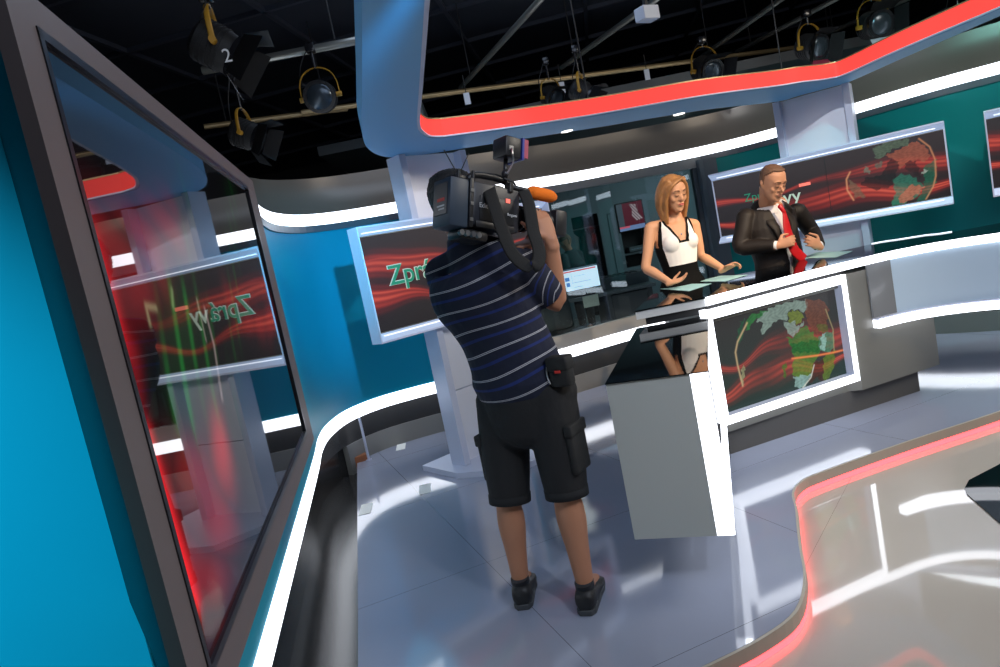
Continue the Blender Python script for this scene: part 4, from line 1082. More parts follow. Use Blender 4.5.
def bis(co_, no_):
    bmesh.ops.bisect_plane(bmx, geom=bmx.verts[:]+bmx.edges[:]+bmx.faces[:], plane_co=co_, plane_no=V(no_).normalized(), dist=1e-5)
Zv = V((0,0,1))
for sg in (-1, 1):
    for d in (0, .017):
        bis(ch+sx*(.006+sg*(.020+d))+Zv*(vz-ch.z), sx*sg-Zv*.42); bis(ch+sx*(.006+sg*(.022+d)), sx)
    for d in (.150, .132): bis(ch+sx*sg*d+Zv*.03, sx*sg+Zv*.22)
    bis(ch+sx*sg*.134, sx*sg-Zv*.20)
for z in (vz, vz-.016, waz, ch.z, ch.z+.005, ztopn+.018, ztopn-.055): bis(V((0,0,z)), Zv)
for f in bmx.faces:
    p = f.calc_center_median(); u, z, fr_ = dress_pos(p)
    hw = .020+(z-vz)*.42                                       # half width of the neckline
    front_ = fr_ > -.02
    cut = (front_ and z > vz and abs(u-.006) < max(.022, hw)) or (not front_ and z > ztopn-.055 and abs(u) < .075) or z > ztopn+.018 or z < .60
    arm_u = .118
    cut = cut or (z > ch.z+.005 and abs(u) > .150-max(0,(z-ch.z-.03))*.22) 
    if cut: kill.append(f); continue
    trim = (front_ and z > vz-.016 and abs(u-.006) < max(.022, hw)+.017) or (z > ch.z+.0 and abs(u) > .132-max(0,(z-ch.z-.03))*.22) or (z < waz+.0) or (z <= ch.z+.0 and abs(u) > .134 - (ch.z-z)*.20)
    f.material_index = 1 if (trim and z > .90) else (1 if .88 < z < waz else 0)
bmesh.ops.delete(bmx, geom=kill, context='FACES'); bmesh.ops.delete(bmx, geom=[v for v in bmx.verts if not v.link_faces], context='VERTS')
bmx.to_mesh(dr.data); bmx.free()
# necklace
b = new_bm(); ellipsoid(b, L_(681.5,234,4.945), (.006,.003,.008), None, 10, 6); finish(b, 'pendant', 'cam_metal', W, smooth=True)
# hair: cap and long strands with a side parting, open over the face
b = new_bm()
HT = lambda x, y, z: wc+R_w@(V((x,y,z))*1.04)
ellipsoid(b, HT(0,.020,.044), (.084,.094,.090), R_w, 24, 16)
for k in range(26):
    a = -.16+ (PI+.32)*k/25
    cx_, cy_ = math.cos(a), math.sin(a)
    xo = .079*cx_; yo = .018+.084*cy_
    root = HT(xo*.75, yo*.7 + (-.03 if cy_ < .1 else 0), .095)
    mid = HT(xo*1.12, yo*1.05, .01)
    low = HT(xo*1.18, yo*.95+.0, -.09)
    ln = .095+.03*math.sin(k*1.7)
    tip = low + V((0,-.012 if abs(cx_) > .8 else 0,-ln)) + sx*(-.012*cx_)
    limb(b, [root, mid, low, tip], [.020,.024,.024,.010], n=8, sub=4)
for sg, yy in ((-1,-.062),(1,-.058)):
    for j in range(3):
        limb(b, [HT(.018,-.060,.108), HT(sg*(.056+.006*j),yy+.018*j,.070), HT(sg*(.082),yy+.020+.016*j,.0), HT(sg*.084,yy+.03+.016*j,-.08), HT(sg*(.070),yy+.028+.018*j,-.195-.012*j)], [.011,.013,.015,.018,.010], n=8, sub=4)
hr = remeshed(b, 'hair', 'hair_blonde', W, .006, 2)

# ---------------------------------------------------------------- man presenter
Mn = thing('person', 'man presenter in a dark suit, white shirt and red tie looking down', 'person', (2.13,5.27,0))
MO = V(Mn.location); L_ = lambda x, y, Y: aty(x, y, Y)-MO
mc_ = L_(772.5,183,5.13); f_m = V((.28,-.82,-.46)); R_m = head_frame(f_m, (.04,-.05,1))
rs, ls = L_(746,214,5.26), L_(796,209,5.36)
re, le = L_(741,247,5.22), L_(812,232,5.42)
rw, lw = L_(778,245.5,5.05), L_(819,246,5.14)
nk = L_(768,211,5.27); sx = (ls-rs); sx.z = 0; sx.normalize(); fw_m = V((sx.y,-sx.x,0))
ch = L_(771,230,5.28); wa = L_(778,254,5.27)
b = new_bm(); T = head(b, mc_, R_m, 1.05, 1.05, 1.05)
limb(b, [mc_+R_m@V((0,.03,-.05)), nk+V((0,0,.04)), nk+V((0,0,-.03))], [.062,.062,.068], n=16)
torso(b, [(V((wa.x,wa.y,.82)),.165,.12),(V((wa.x,wa.y,.98)),.165,.12),(wa,.16,.12),(ch,.175,.12),((rs+ls)/2,.15,.09),(nk,.06,.06)], sx)
arm(b, rs, re, rw, .9); arm(b, ls, le, lw, .9)
hand(b, rw, L_(794,240,5.02)-rw, V((.3,.9,-.2)), 1, .95, 1.02, tc=.7)
hand(b, lw, L_(806,239,5.06)-lw, V((.1,.9,-.1)), -1, 1.05, 1.02, tc=.7)
for sg in (-1, 1): leg(b, V((wa.x,wa.y,.92))+sx*sg*.095, V((wa.x,wa.y,.50))+sx*sg*.105, V((wa.x,wa.y+.02,.11))+sx*sg*.11, .85, V((wa.x,wa.y-.12,.055))+sx*sg*.13)
mbody = remeshed(b, 'body', 'skin_m', Mn, .0062, 3)
face_parts(T, R_m, mbody, 1.05, 'lips_m', .9)
# short hair: shell over the crown, back and sides
def shell(T_, R_, s, grow, keep):
    b = new_bm(); rings = []
    for z, yf, yb, w in HEADP:
        cy = (yf+yb)/2; ry = (yb-yf)/2+grow; ww = w+grow; zz = z+(grow if z > .09 else 0)
        rings.append([T_(ww*math.copysign(abs(math.cos(2*PI*k/40))**.9, math.cos(2*PI*k/40)), cy+ry*math.copysign(abs(math.sin(2*PI*k/40))**.92, math.sin(2*PI*k/40)), zz) for k in range(40)])
    data = []
    for r0, r1 in zip(rings, rings[1:]):
        for j in range(3): data.append([p.lerp(q, j/3) for p, q in zip(r0, r1)])
    data.append(rings[-1]); loft(b, data)
    inv = R_.inverted(); c0 = T_(0,0,0)
    kill = [f for f in b.faces if not keep((inv@(f.calc_center_median()-c0))/s)]
    bmesh.ops.delete(b, geom=kill, context='FACES')
    bmesh.ops.solidify(b, geom=b.faces[:], thickness=-.002)
    return b
b = shell(T, R_m, 1.05, .0045, lambda q: (q.z > .078+.15*q.y or (q.z > .0-.6*(q.y) and q.y > .0) or (q.y > .045 and q.z > -.05)) and not (q.y < -.030 and q.z < .100) and not (abs(q.x) > .03 and q.y < -.02 and q.z < .082) and q.z > .02-.9*(q.y+.02))
finish(b, 'hair', 'hair_brown', Mn, smooth=True)
# shirt: inner shell seen in the opening of the jacket, with collar and cuffs
b = new_bm(); torso(b, [(V((wa.x,wa.y,.90)),.172,.126),(wa,.168,.127),(ch,.182,.128),((rs+ls)/2,.15,.096),(nk+V((0,0,-.02)),.078,.074)], sx)
sh_ = remeshed(b, 'shirt', 'shirt_white', Mn, .007, 3)
b = new_bm()
def ringpts(c, r, rx_): return [c+V((r*math.cos(a)*rx_, r*math.sin(a), 0)) for a in [2*PI*k/28 for k in range(28)]]
ctr = nk+V((0,-.0,.005))
loft(b, [ringpts(ctr+V((0,0,-.03)), .080, 1), ringpts(ctr+V((0,-.004,.030)), .070, 1), ringpts(ctr+V((0,-.006,.026)), .076, 1), ringpts(ctr+V((0,0,-.035)), .086, 1)], cap=False)
finish(b, 'collar', 'shirt_white', sh_, smooth=True)
for w_, e_ in ((rw, re), (lw, le)):
    d = (w_-e_).normalized(); b = new_bm(); limb(b, [w_-d*.05, w_-d*.004], [.034,.033], n=18, sub=1, round_ends=False); finish(b, 'cuff', 'shirt_white', sh_, smooth=True)
# jacket
b = new_bm(); torso(b, [(V((wa.x,wa.y,.80)),.205,.150),(V((wa.x,wa.y,.93)),.200,.150),(wa+V((0,0,-.02)),.190,.146),(ch,.205,.146),((rs+ls)/2+V((0,0,.0)),.185,.115),(nk+V((0,0,-.035)),.098,.083)], sx)
for s0, e0_, w0_ in ((rs, re, rw), (ls, le, lw)):
    d = (w0_-e0_).normalized(); ellipsoid(b, s0+V((0,0,-.024)), (.070,.070,.070), None, 18, 12); limb(b, [s0+V((0,0,-.01)), s0.lerp(e0_,.5), e0_, e0_.lerp(w0_,.5), w0_-d*.022], [.070,.066,.060,.053,.046], n=18, sub=4, round_ends=False)
jk = remeshed(b, 'jacket', 'suit', Mn, .0075, 3)
bmx = bmesh.new(); bmx.from_mesh(jk.data); kill = []
zt1_, zb1_ = nk.z+.02, wa.z+.0
for sg in (-1, 1):
    k_ = .044/(zt1_-zb1_)
    bmesh.ops.bisect_plane(bmx, geom=bmx.verts[:]+bmx.edges[:]+bmx.faces[:], plane_co=ch+sx*(.015+sg*.022)+V((0,0,zb1_-ch.z)), plane_no=(sx*sg-V((0,0,1))*k_).normalized(), dist=1e-5)
for f in bmx.faces:
    p = f.calc_center_median(); q = p-ch; u = q.dot(sx)-.015; fr_ = q.dot(fw_m)
    t = (p.z-zb1_)/(zt1_-zb1_)
    if fr_ > .02 and abs(u) < .022+.044*t and p.z > .8: kill.append(f)
bmesh.ops.delete(bmx, geom=kill, context='FACES'); bmesh.ops.delete(bmx, geom=[v for v in bmx.verts if not v.link_faces], context='VERTS'); bmx.to_mesh(jk.data); bmx.free()
m_ = jk.modifiers.new('t', 'SOLIDIFY'); m_.thickness = .006; m_.offset = -1
for sg in (-1, 1):
    b = new_bm()
    def fp(u, z, off): # point on the jacket front
        c = ch+sx*(u+.015)+fw_m*(off); return V((c.x, c.y, z))
    A0 = [(.062, nk.z-.020,.070), (.062, nk.z-.05,.108), (.050, ch.z+.02,.152), (.028, wa.z+.02,.160)]
    B0 = [(.090, nk.z-.026,.070), (.125, nk.z-.085,.118), (.105, ch.z+.0,.155), (.036, wa.z+.00,.165)]
    ra = [fp(sg*u, z, o_) for u, z, o_ in A0]; rb = [fp(sg*u, z, o_) for u, z, o_ in B0]
    va_ = [b.verts.new(p) for p in ra]; vb_ = [b.verts.new(p) for p in rb]
    for i in range(3): quadface(b, (va_[i], va_[i+1], vb_[i+1], vb_[i]))
    bmesh.ops.subdivide_edges(b, edges=b.edges[:], cuts=2, use_grid_fill=True); bmesh.ops.solidify(b, geom=b.faces[:], thickness=.006)
    finish(b, 'lapel', 'suit', jk, smooth=True)
b = new_bm()
tp = L_(780,206,5.115); k1 = L_(784,212,5.105); k2 = L_(788,232,5.085); k3 = L_(794,249,5.07); k4 = L_(804,259,5.08)
limb(b, [tp, k1], [(.020,.014),(.014,.012)], side=sx, n=14, sub=2)
limb(b, [k1, k1.lerp(k2,.5), k2, k3, k4], [(.014,.006),(.026,.007),(.034,.007),(.040,.007),(.036,.006)], side=sx, n=12, sub=4, sup=.7)
finish(b, 'tie', 'tie_red', Mn, smooth=True)
b = new_bm(); torso(b, [(V((wa.x,wa.y,.82)),.17,.13),(V((wa.x,wa.y,1.02)),.168,.126)], sx)
for sg in (-1, 1): limb(b, [V((wa.x,wa.y,.90))+sx*sg*.09, V((wa.x,wa.y,.5))+sx*sg*.105, V((wa.x,wa.y+.02,.09))+sx*sg*.11], [.10,.078,.065], n=16)
remeshed(b, 'trousers', 'suit', Mn, .012, 3)

cA = aty(441,202,2.66); cB = aty(560,226,3.0)
_d = (cB-cA).normalized(); _z = (V((0,0,1))-_d*_d.z).normalized(); _y = _z.cross(_d)
# ---------------------------------------------------------------- camera operator, seen from behind
Cp = thing('person', 'camera operator from behind in striped dark blue shirt and black shorts', 'person', (.02,2.86,0))
CO = V(Cp.location); L_ = lambda x, y, Y: aty(x, y, Y)-CO
fc = V((.55,.835,0)); rc = V((.835,-.55,0))
hc = L_(456,203,2.97); R_c = head_frame(V((.80,.60,-.05)), (-.10,0,1))
aL, aR = L_(521,582,2.885), L_(585,583,2.735); kL, kR = L_(508,500,2.90), L_(566,492,2.77); hL, hR = L_(501,402,2.94), L_(549,393,2.80)
pe = L_(524,398,2.86); wa = L_(511,350,2.86); ch = L_(481,294,2.86); sL, sR = L_(440,271,2.98), L_(517,263,2.76); nk = L_(466,250,2.90)
eR = L_(556,303,2.88); wR = L_(551,240,2.80); cl = lambda x, y, z: cA+_d*x+_y*y+_z*z-CO; wL = cl(.40,.075,-.115); eL = sL.lerp(wL,.5)+V((-.06,.02,-.17))
b = new_bm(); T = head(b, hc, R_c, 1.04)
limb(b, [hc+R_c@V((0,.03,-.05)), nk.lerp(hc,.35), nk], [.060,.062,.075], n=16)
torso(b, [(pe+V((0,0,-.06)),.15,.11),(pe,.15,.11),(wa,.145,.10),(ch,.165,.11),((sL+sR)/2,.16,.09),(nk,.06,.06)], rc)
arm(b, sR, eR, wR, 1.08); arm(b, sL, eL, wL, 1.02)
hand(b, wR, L_(539,209,2.82)-wR, V((-.55,.8,.1)), 1, .55, 1.08, tc=.3)
hand(b, wL, _d*.75-_y*.15+_z*.35, _z*.9-_y*.4, 1, .7, .95)
leg(b, hL, kL, aL, 1.0, V((aL.x+.018,aL.y+.14,.050))); leg(b, hR, kR, aR, 1.03, V((aR.x+.042,aR.y+.135,.050)))
cbody = remeshed(b, 'body', 'skin_c', Cp, .007, 3)
face_parts(T, R_c, cbody, 1.04, 'lips_m', .9, closed=False)
b = shell(T, R_c, 1.04, .012, lambda q: q.z > .055 or (q.y > -.01 and q.z > -.02) or (q.y > .03 and q.z > -.075))
bmesh.ops.subdivide_edges(b, edges=b.edges[:], cuts=1, use_grid_fill=True)
for v in b.verts: v.co += V((random.uniform(-1,1), random.uniform(-1,1), random.uniform(-1,1)))*.003
finish(b, 'hair', 'hair_dark', Cp, smooth=True)
# shirt with short sleeves and collar
b = new_bm()
axis = (ch-pe).normalized()
hem = L_(518,379,2.86)
torso(b, [(hem+axis*.0,.208,.158),(hem.lerp(wa,.6),.199,.152),(wa.lerp(ch,.3),.192,.146),(wa.lerp(ch,.7),.205,.150),(ch,.232,.155),(ch.lerp((sL+sR)/2,.55),.230,.140),((sL+sR)/2+V((0,0,.005)),.175,.098),(nk,.095,.075)], rc)
limb(b, [nk+V((0,0,-.03)), sR+V((0,0,-.01))], [.06,.072], n=14); limb(b, [nk+V((0,0,-.03)), sL+V((0,0,-.01))], [.06,.072], n=14)
limb(b, [sR, sR.lerp(eR,.35), sR.lerp(eR,.80)], [.080,.082,.074], n=18, round_ends=False); limb(b, [sL, sL.lerp(eL,.35), sL.lerp(eL,.75)], [.080,.080,.074], n=18, round_ends=False)
limb(b, [nk+V((0,0,-.02)), nk.lerp(hc,.25)], [.082,.072], n=18, round_ends=False)
st = remeshed(b, 'shirt', 'jersey', Cp, .0075, 4)
at_ = st.data.attributes.new('stripe', 'FLOAT', 'POINT')
vals = []
armd = (eR-sR).normalized()
for v in st.data.vertices:
    p = v.co; q = p-pe
    u_ = q.dot((axis-rc*.10)) + .018*math.sin((q.dot(rc))*6+.4) + .008*math.sin(q.dot(axis)*16+q.dot(rc)*12)
    d_arm = (p-sR).dot(armd); lat = ((p-sR)-armd*d_arm).length
    wt = max(0, min(1, (d_arm-.02)/.06))*max(0, min(1, (q.dot(rc)-.165)/.05))*(1 if lat < .11 else 0)
    u_ = u_*(1-wt) + (q.dot(axis)*.35 - d_arm*1.0 + .30)*wt
    vals.append(u_/.097+20.30)
at_.data.foreach_set('value', vals)
# cargo shorts
b = new_bm()
torso(b, [(pe+V((0,0,-.09)),.180,.138),(pe,.188,.142),(hem,.186,.140),(hem+axis*.05,.175,.130)], rc)
hem_L, hem_R = L_(510,500,2.90), L_(567,494,2.77)
limb(b, [hL+V((0,0,.0)), hL.lerp(hem_L,.5), hem_L], [.108,.105,.086], n=20, round_ends=False); limb(b, [hR, hR.lerp(hem_R,.5), hem_R], [.110,.106,.088], n=20, round_ends=False)
ellipsoid(b, hR, (.118,.112,.112), None, 16, 10); ellipsoid(b, hL, (.110,.108,.108), None, 16, 10)
so = remeshed(b, 'shorts', 'shorts', Cp, .0085, 3)
for hp_, kn_, sg in ((hR, hem_R, 1), (hL, hem_L, -1)):
    b = new_bm(); c = hp_.lerp(kn_, .50)+rc*sg*(.088 if sg > 0 else .070)-fc*.01
    Mx = Matrix((fc, rc*sg, V((0,0,1)))).transposed().to_4x4(); Mx.translation = c
    box(b, (-.065,-.012,-.11), (.065,.020,.06), Mx, bev=.012); o_ = finish(b, 'cargo_pocket', 'pocket', so, smooth=True)
    b = new_bm(); box(b, (-.070,-.010,.045), (.070,.026,.095), Mx, bev=.008); finish(b, 'pocket_flap', 'pocket', o_, smooth=True)
    b = new_bm(); h = kn_; d = (kn_-hp_).normalized(); limb(b, [h-d*.03, h+d*.006], [.092,.091], n=24, sub=1, round_ends=False); finish(b, 'leg_hem', 'shorts', so, smooth=True)
# shoes
for an, px, sg in ((aL, (525,607), -1), (aR, (592,612), 1)):
    g0 = V((an.x, an.y, 0)); fd = V((.30,.95,0)) if sg > 0 else V((.12,.99,0)); fd.normalize(); sdv = V((fd.y,-fd.x,0))
    Mx = Matrix((sdv, fd, V((0,0,1)))).transposed()
    sh2 = new_bm(); rg = []
    for y, w, h0, h1 in ((-.075,.026,.02,.075),(-.060,.036,.018,.095),(-.02,.040,.016,.10),(.03,.041,.016,.088),(.08,.045,.016,.068),(.13,.047,.016,.055),(.17,.040,.016,.042),(.195,.020,.018,.032)):
        ring = []
        for k in range(20):
            a = 2*PI*k/20; ca, sa = math.cos(a), math.sin(a)
            ring.append(g0+Mx@V((1.12*w*math.copysign(abs(ca)**.7, ca), y, (h0+h1)/2+(h1-h0)/2*math.copysign(abs(sa)**.8, sa))))
        rg.append(ring)
    loft(sh2, rg); limb(sh2, [g0+Mx@V((0,-.008,.06)), g0+Mx@V((0,-.012,.115))], [(.036,.046),(.040,.048)], side=sdv, n=18, round_ends=False)
    so2 = finish(sh2, 'shoe', 'shoe', Cp, autosmooth=60)
    s3 = new_bm(); outl = [(-.024,-.082),(-.040,-.060),(-.043,.0),(-.044,.06),(-.050,.12),(-.043,.18),(-.020,.205),(.020,.205),(.043,.18),(.050,.12),(.044,.06),(.043,0),(.040,-.060),(.024,-.082)]
    prism(s3, [tuple((g0+Mx@V((x,y,0))).xy) for x, y in outl], .0+.001, .024); bmesh.ops.bevel(s3, geom=s3.edges[:], offset=.003, segments=1, affect='EDGES'); finish(s3, 'sole', 'shoe_sole', so2)
    s3 = new_bm(); limb(s3, [g0+Mx@V((-.02,.05,.088)), g0+Mx@V((.02,.07,.082)), g0+Mx@V((-.02,.09,.074)), g0+Mx@V((.02,.11,.066))], [.003]*4, n=6); finish(s3, 'lace', 'sock', so2)
    s3 = new_bm(); limb(s3, [g0+Mx@V((0,-.010,.095)), g0+Mx@V((0,-.012,.116))], [(.040,.044),(.039,.043)], side=sdv, n=18, round_ends=False); finish(s3, 'sock', 'sock', Cp, smooth=True)

# ---------------------------------------------------------------- technician beyond the glass
TY = 10.9
Tp = thing('person', 'technician in a dark grey shirt standing beyond the window glass', 'person', (aty(573,290,TY).x, TY, .02))
TO = V(Tp.location); L_ = lambda x, y, Y: aty(x, y, Y)-TO
hc = L_(566,242.5,TY); 
b = new_bm(); R_t = head_frame(V((-.85,-.35,-.35))); T = head(b, hc, R_t, 1.0)
nk = hc+V((.03,0,-.16)); ch = L_(578,272,TY); x_ = V((.80,.6,0)).normalized()
limb(b, [hc+V((.01,0,-.05)), nk], [.05,.06], n=14)
torso(b, [(V((ch.x,0,.80)),.16,.12),(V((ch.x,0,.95)),.16,.12),(ch,.18,.12),(nk+V((0,0,-.04)),.14,.08)], x_)
for sg, ez in ((-1,0),(1,0)):
    s0 = nk+V((0,0,-.06))+x_*sg*.17; e0_ = s0+V((.02,-.05,-.30)); w0_ = e0_+V((-.20,-.16,-.02)); arm(b, s0, e0_, w0_); hand(b, w0_, V((-.8,-.5,-.1)), V((0,0,-1)), -sg, .5)
for sg in (-1,1): leg(b, V((ch.x,0,.9))+x_*sg*.09, V((ch.x,0,.5))+x_*sg*.1, V((ch.x,0.0,.09))+x_*sg*.1, .95, V((ch.x-.1,-.1,.035))+x_*sg*.1)
tb = remeshed(b, 'body', 'skin_c', Tp, .012, 2)
b = shell(T, R_t, 1.0, .006, lambda q: q.z > .06 or (q.y > .0 and q.z > -.03)); finish(b, 'hair', 'hair_brown', Tp, smooth=True)
b = new_bm(); torso(b, [(V((ch.x,0,.86)),.19,.15),(ch,.20,.145),(nk+V((0,0,-.03)),.13,.09)], x_)
for sg in (-1,1):
    s0 = nk+V((0,0,-.06))+x_*sg*.17; e0_ = s0+V((.02,-.05,-.30)); limb(b, [s0, s0.lerp(e0_,.9)], [.078,.066], n=14)
remeshed(b, 'shirt', 'grey_shirt', Tp, .014, 3)
b = new_bm()
torso(b, [(V((ch.x,0,.82)),.175,.135),(V((ch.x,0,.98)),.172,.130)], x_)
for sg in (-1,1): limb(b, [V((ch.x,0,.88))+x_*sg*.09, V((ch.x,0,.45))+x_*sg*.1, V((ch.x,0,.08))+x_*sg*.1], [.10,.08,.06], n=14)
remeshed(b, 'trousers', 'jacket_dark', Tp, .014, 3)

# ================================================================ SHOULDER CAMERA, POUCH
cdv = (cB-cA); LC = cdv.length; cdv.normalize()
cz = V((0,0,1))-cdv*cdv.z; cz.normalize(); cy = cz.cross(cdv)      # cy: to the operator's left
Mc = Matrix((cdv, cy, cz)).transposed().to_4x4()
print('camera length', LC, cdv)
vc = thing('video_camera', 'black shoulder television camera with orange microphone on the operator\'s shoulder', 'video camera', cA)
vc.rotation_euler = Mc.to_euler()
# local frame now: x forward, y to the left, z up, origin at the rear centre
def P(bmf, name, m, **k):
    par = k.pop('parent', vc); b = new_bm(); bmf(b); return finish(b, name, m, par, **k)
bt = P(lambda b: box(b, (.0,-.062,-.095), (.085,.062,.090), bev=.010), 'battery', 'cam_battery', autosmooth=40)
P(lambda b: (box(b, (-.004,-.045,-.05), (.0,.045,.07), bev=.001)), 'battery_label', 'cam_body', parent=bt)
P(lambda b: (box(b, (-.0052,-.03,.0), (-.0035,.02,.012))), 'label_text', 'text_red', parent=bt)
P(lambda b: (box(b, (-.0052,-.03,-.02), (-.0035,.02,-.014)), box(b, (-.0052,-.03,-.032), (-.0035,.01,-.026))), 'label_text', 'text_grey', parent=bt)
P(lambda b: (box(b, (.085,-.066,-.090), (.105,.066,.098), bev=.006)), 'battery_plate', 'cam_metal' if False else 'cam_black', autosmooth=40)
for z in (-.06, .0, .05): P(lambda b: box(b, (.088,-.069,z-.006), (.102,-.065,z+.006)), 'plate_screw', 'cam_metal')
bd2 = P(lambda b: (box(b, (.105,-.060,-.080), (.330,.060,.092), bev=.012)), 'body', 'cam_body', autosmooth=40)
P(lambda b: (box(b, (.135,-.064,-.055), (.300,-.058,.040), bev=.003)), 'side_panel', 'cam_black', parent=bd2, autosmooth=40)
P(lambda b: (box(b, (.255,-.0665,.030), (.275,-.063,.046))), 'red_label', 'text_flag', parent=bd2)
P(lambda b: (box(b, (.115,-.068,-.085), (.300,-.058,-.060), bev=.004)), 'connector_rail', 'cam_black', parent=bd2, autosmooth=40)
P(lambda b: box(b, (.06,-.050,-.135), (.19,.050,-.090), bev=.015), 'shoulder_pad', 'cam_black', autosmooth=40)
for k in range(4): P(lambda b: cyl(b, V((.055+.026*k,-.052,-.115)), V((.055+.026*k,-.068,-.115)), .011, 12), 'audio_connector', 'cam_metal')
for tx_, x, z, sz in (('Edit', .128, -.008, .026), ('Ikegami', .262, -.020, .016)):
    text_mesh(tx_, sz, 'lettering', 'text_grey', bd2, Matrix.Translation((x,-.0668,z)) @ Matrix.Rotation(PI/2,4,'X'), .0005)
hd = P(lambda b: (limb(b, [(.12,0,.09),(.13,0,.125),(.20,0,.138),(.30,0,.132),(.325,0,.09)], [.014,.013,.014,.013,.014], n=12)), 'carry_handle', 'cam_black', smooth=True)
P(lambda b: (limb(b, [(.16,.0,.14),(.20,.01,.15),(.26,-.012,.148),(.29,.0,.14)], [.004]*4, n=6)), 'cable', 'black', parent=hd)
P(lambda b: (limb(b, [(.27,-.03,.135),(.31,-.045,.12),(.33,-.03,.08)], [.005]*3, n=6)), 'cable', 'black', parent=hd)
# lens
ln = P(lambda b: (limb(b, [(.325,0,-.005),(.345,0,-.005),(.35,0,-.005),(.43,0,-.005),(.44,0,-.005),(.52,0,-.005)], [.048,.046,.040,.042,.050,.055], n=28, sub=1, round_ends=False)), 'lens', 'cam_black', autosmooth=40)
P(lambda b: [limb(b, [(x,0,-.005),(x+.012,0,-.005)], [.053,.053], n=28, sub=1, round_ends=False) for x in (.36,.385)], 'focus_ring', 'black_gloss', parent=ln, autosmooth=40)
P(lambda b: box(b, (.515,-.066,-.058), (.580,.066,.050), bev=.012), 'lens_hood', 'cam_black', parent=ln, autosmooth=40)
P(lambda b: box(b, (.345,-.085,-.045), (.425,-.045,.030), bev=.012), 'lens_grip', 'black_gloss', parent=ln, autosmooth=40)
# viewfinder on the operator's side
vf = P(lambda b: (box(b, (.28,.060,.085), (.34,.16,.135), bev=.008)), 'viewfinder', 'cam_black', autosmooth=40)
P(lambda b: (limb(b, [(.28,.14,.11),(.22,.14,.11),(.20,.14,.11)], [.024,.026,.034], n=18, round_ends=False)), 'eyecup', 'cam_black', parent=vf, smooth=True)
# microphone
mm = P(lambda b: (cyl(b, V((.28,-.05,.100)), V((.44,-.05,.100)), .011, 14)), 'microphone', 'cam_black', smooth=True)
P(lambda b: (limb(b, [(.385,-.05,.100),(.40,-.05,.100),(.49,-.05,.100),(.51,-.05,.100)], [.018,.026,.026,.018], n=20, sub=2)), 'foam_windshield', 'foam_orange', parent=mm, smooth=True)
P(lambda b: box(b, (.27,-.068,.075), (.29,-.03,.115), bev=.004), 'microphone_clamp', 'cam_black', parent=mm)
# top light on its post
pl = aty(506,150,2.86)
li = Mc.inverted().to_3x3() @ (pl-cA)
lt = P(lambda b: (cyl(b, V((li.x,li.y,.13)), V((li.x,li.y,li.z-.03)), .009, 12), ellipsoid(b, V((li.x,li.y,.16)), (.016,.016,.022), None, 12, 8)), 'light_post', 'cam_black', smooth=True)
lh = P(lambda b: (box(b, (li.x-.035,li.y-.045,li.z-.038), (li.x+.045,li.y+.045,li.z+.045), bev=.008)), 'lamp_head', 'cam_black', parent=lt, autosmooth=40)
P(lambda b: (box(b, (li.x+.046,li.y-.048,li.z-.04), (li.x+.056,li.y+.048,li.z+.048))), 'filter_frame', 'filter_blue', parent=lh)
P(lambda b: (box(b, (li.x+.058,li.y-.045,li.z-.03), (li.x+.078,li.y-.038,li.z+.045)), box(b, (li.x+.060,li.y-.038,li.z-.035), (li.x+.064,li.y+.04,li.z+.03))), 'colour_filter', 'filter_pink', parent=lh)
P(lambda b: (limb(b, [(li.x-.01,li.y-.05,li.z-.01),(li.x-.01,li.y-.056,li.z-.03),(li.x,li.y-.05,li.z-.06),(li.x-.02,li.y-.04,.15)], [.004]*4, n=6), box(b, (li.x-.02,li.y-.049,li.z-.012), (li.x+.0,li.y-.044,li.z+.004))), 'lamp_cable', 'cam_metal', parent=lt)
# two whip antennas
for (x0, y0, x1, y1, Y1) in ((462,176,444,150,2.70), (453,182,469,153,2.78)):
    a_ = Mc.inverted().to_3x3() @ (aty(x0, y0+6, 2.72)-cA); b2_ = Mc.inverted().to_3x3() @ (aty(x1, y1, Y1)-cA)
    P(lambda b: cyl(b, a_, b2_, .0022, 6), 'antenna', 'black')
P(lambda b: (box(b, (.04,-.03,.085), (.10,.05,.112), bev=.006), cyl(b, V((.05,-.035,.09)), V((.05,-.035,.125)), .008, 10), cyl(b, V((.11,-.045,.09)), V((.11,-.045,.13)), .007, 10)), 'radio_receiver', 'cam_black', autosmooth=40)
# carrying strap hanging in a wide loop over the operator's back
pts = [(488,186,2.74),(494,205,2.665),(503,232,2.615),(513,254,2.59),(527,266,2.59),(537,264,2.60),(539,250,2.64),(533,230,2.70),(529,205,2.76),(523,190,2.83)]
iM = Mc.inverted().to_3x3(); sp = [iM @ (aty(*q)-cA) for q in pts]
P(lambda b: limb(b, sp, [(.026,.0018)]*len(sp), side=iM@V((.9,.25,-.1)), n=8, sub=5), 'shoulder_strap', 'strap', smooth=True)

pc_ = aty(561,371,2.69)
pt = thing('belt_pouch', 'small black belt pouch on the right hip of the camera operator', 'pouch', pc_, -.58)
b = new_bm(); box(b, (-.045,-.030,-.060), (.045,.030,.055), bev=.014); finish(b, 'case', 'pouch', pt, smooth=True)
b = new_bm(); box(b, (-.048,-.036,.005), (.048,.034,.062), bev=.010); fl = finish(b, 'flap', 'pouch', pt, smooth=True)
b = new_bm(); box(b, (-.008,-.039,.0), (.016,-.035,.010)); finish(b, 'maker_tab', 'text_red', fl)
b = new_bm(); limb(b, [(-.040,-.03,-.04),(-.046,-.034,0),(-.040,-.03,.04)], [.003]*3, n=6); finish(b, 'zip', 'cam_metal', pt)
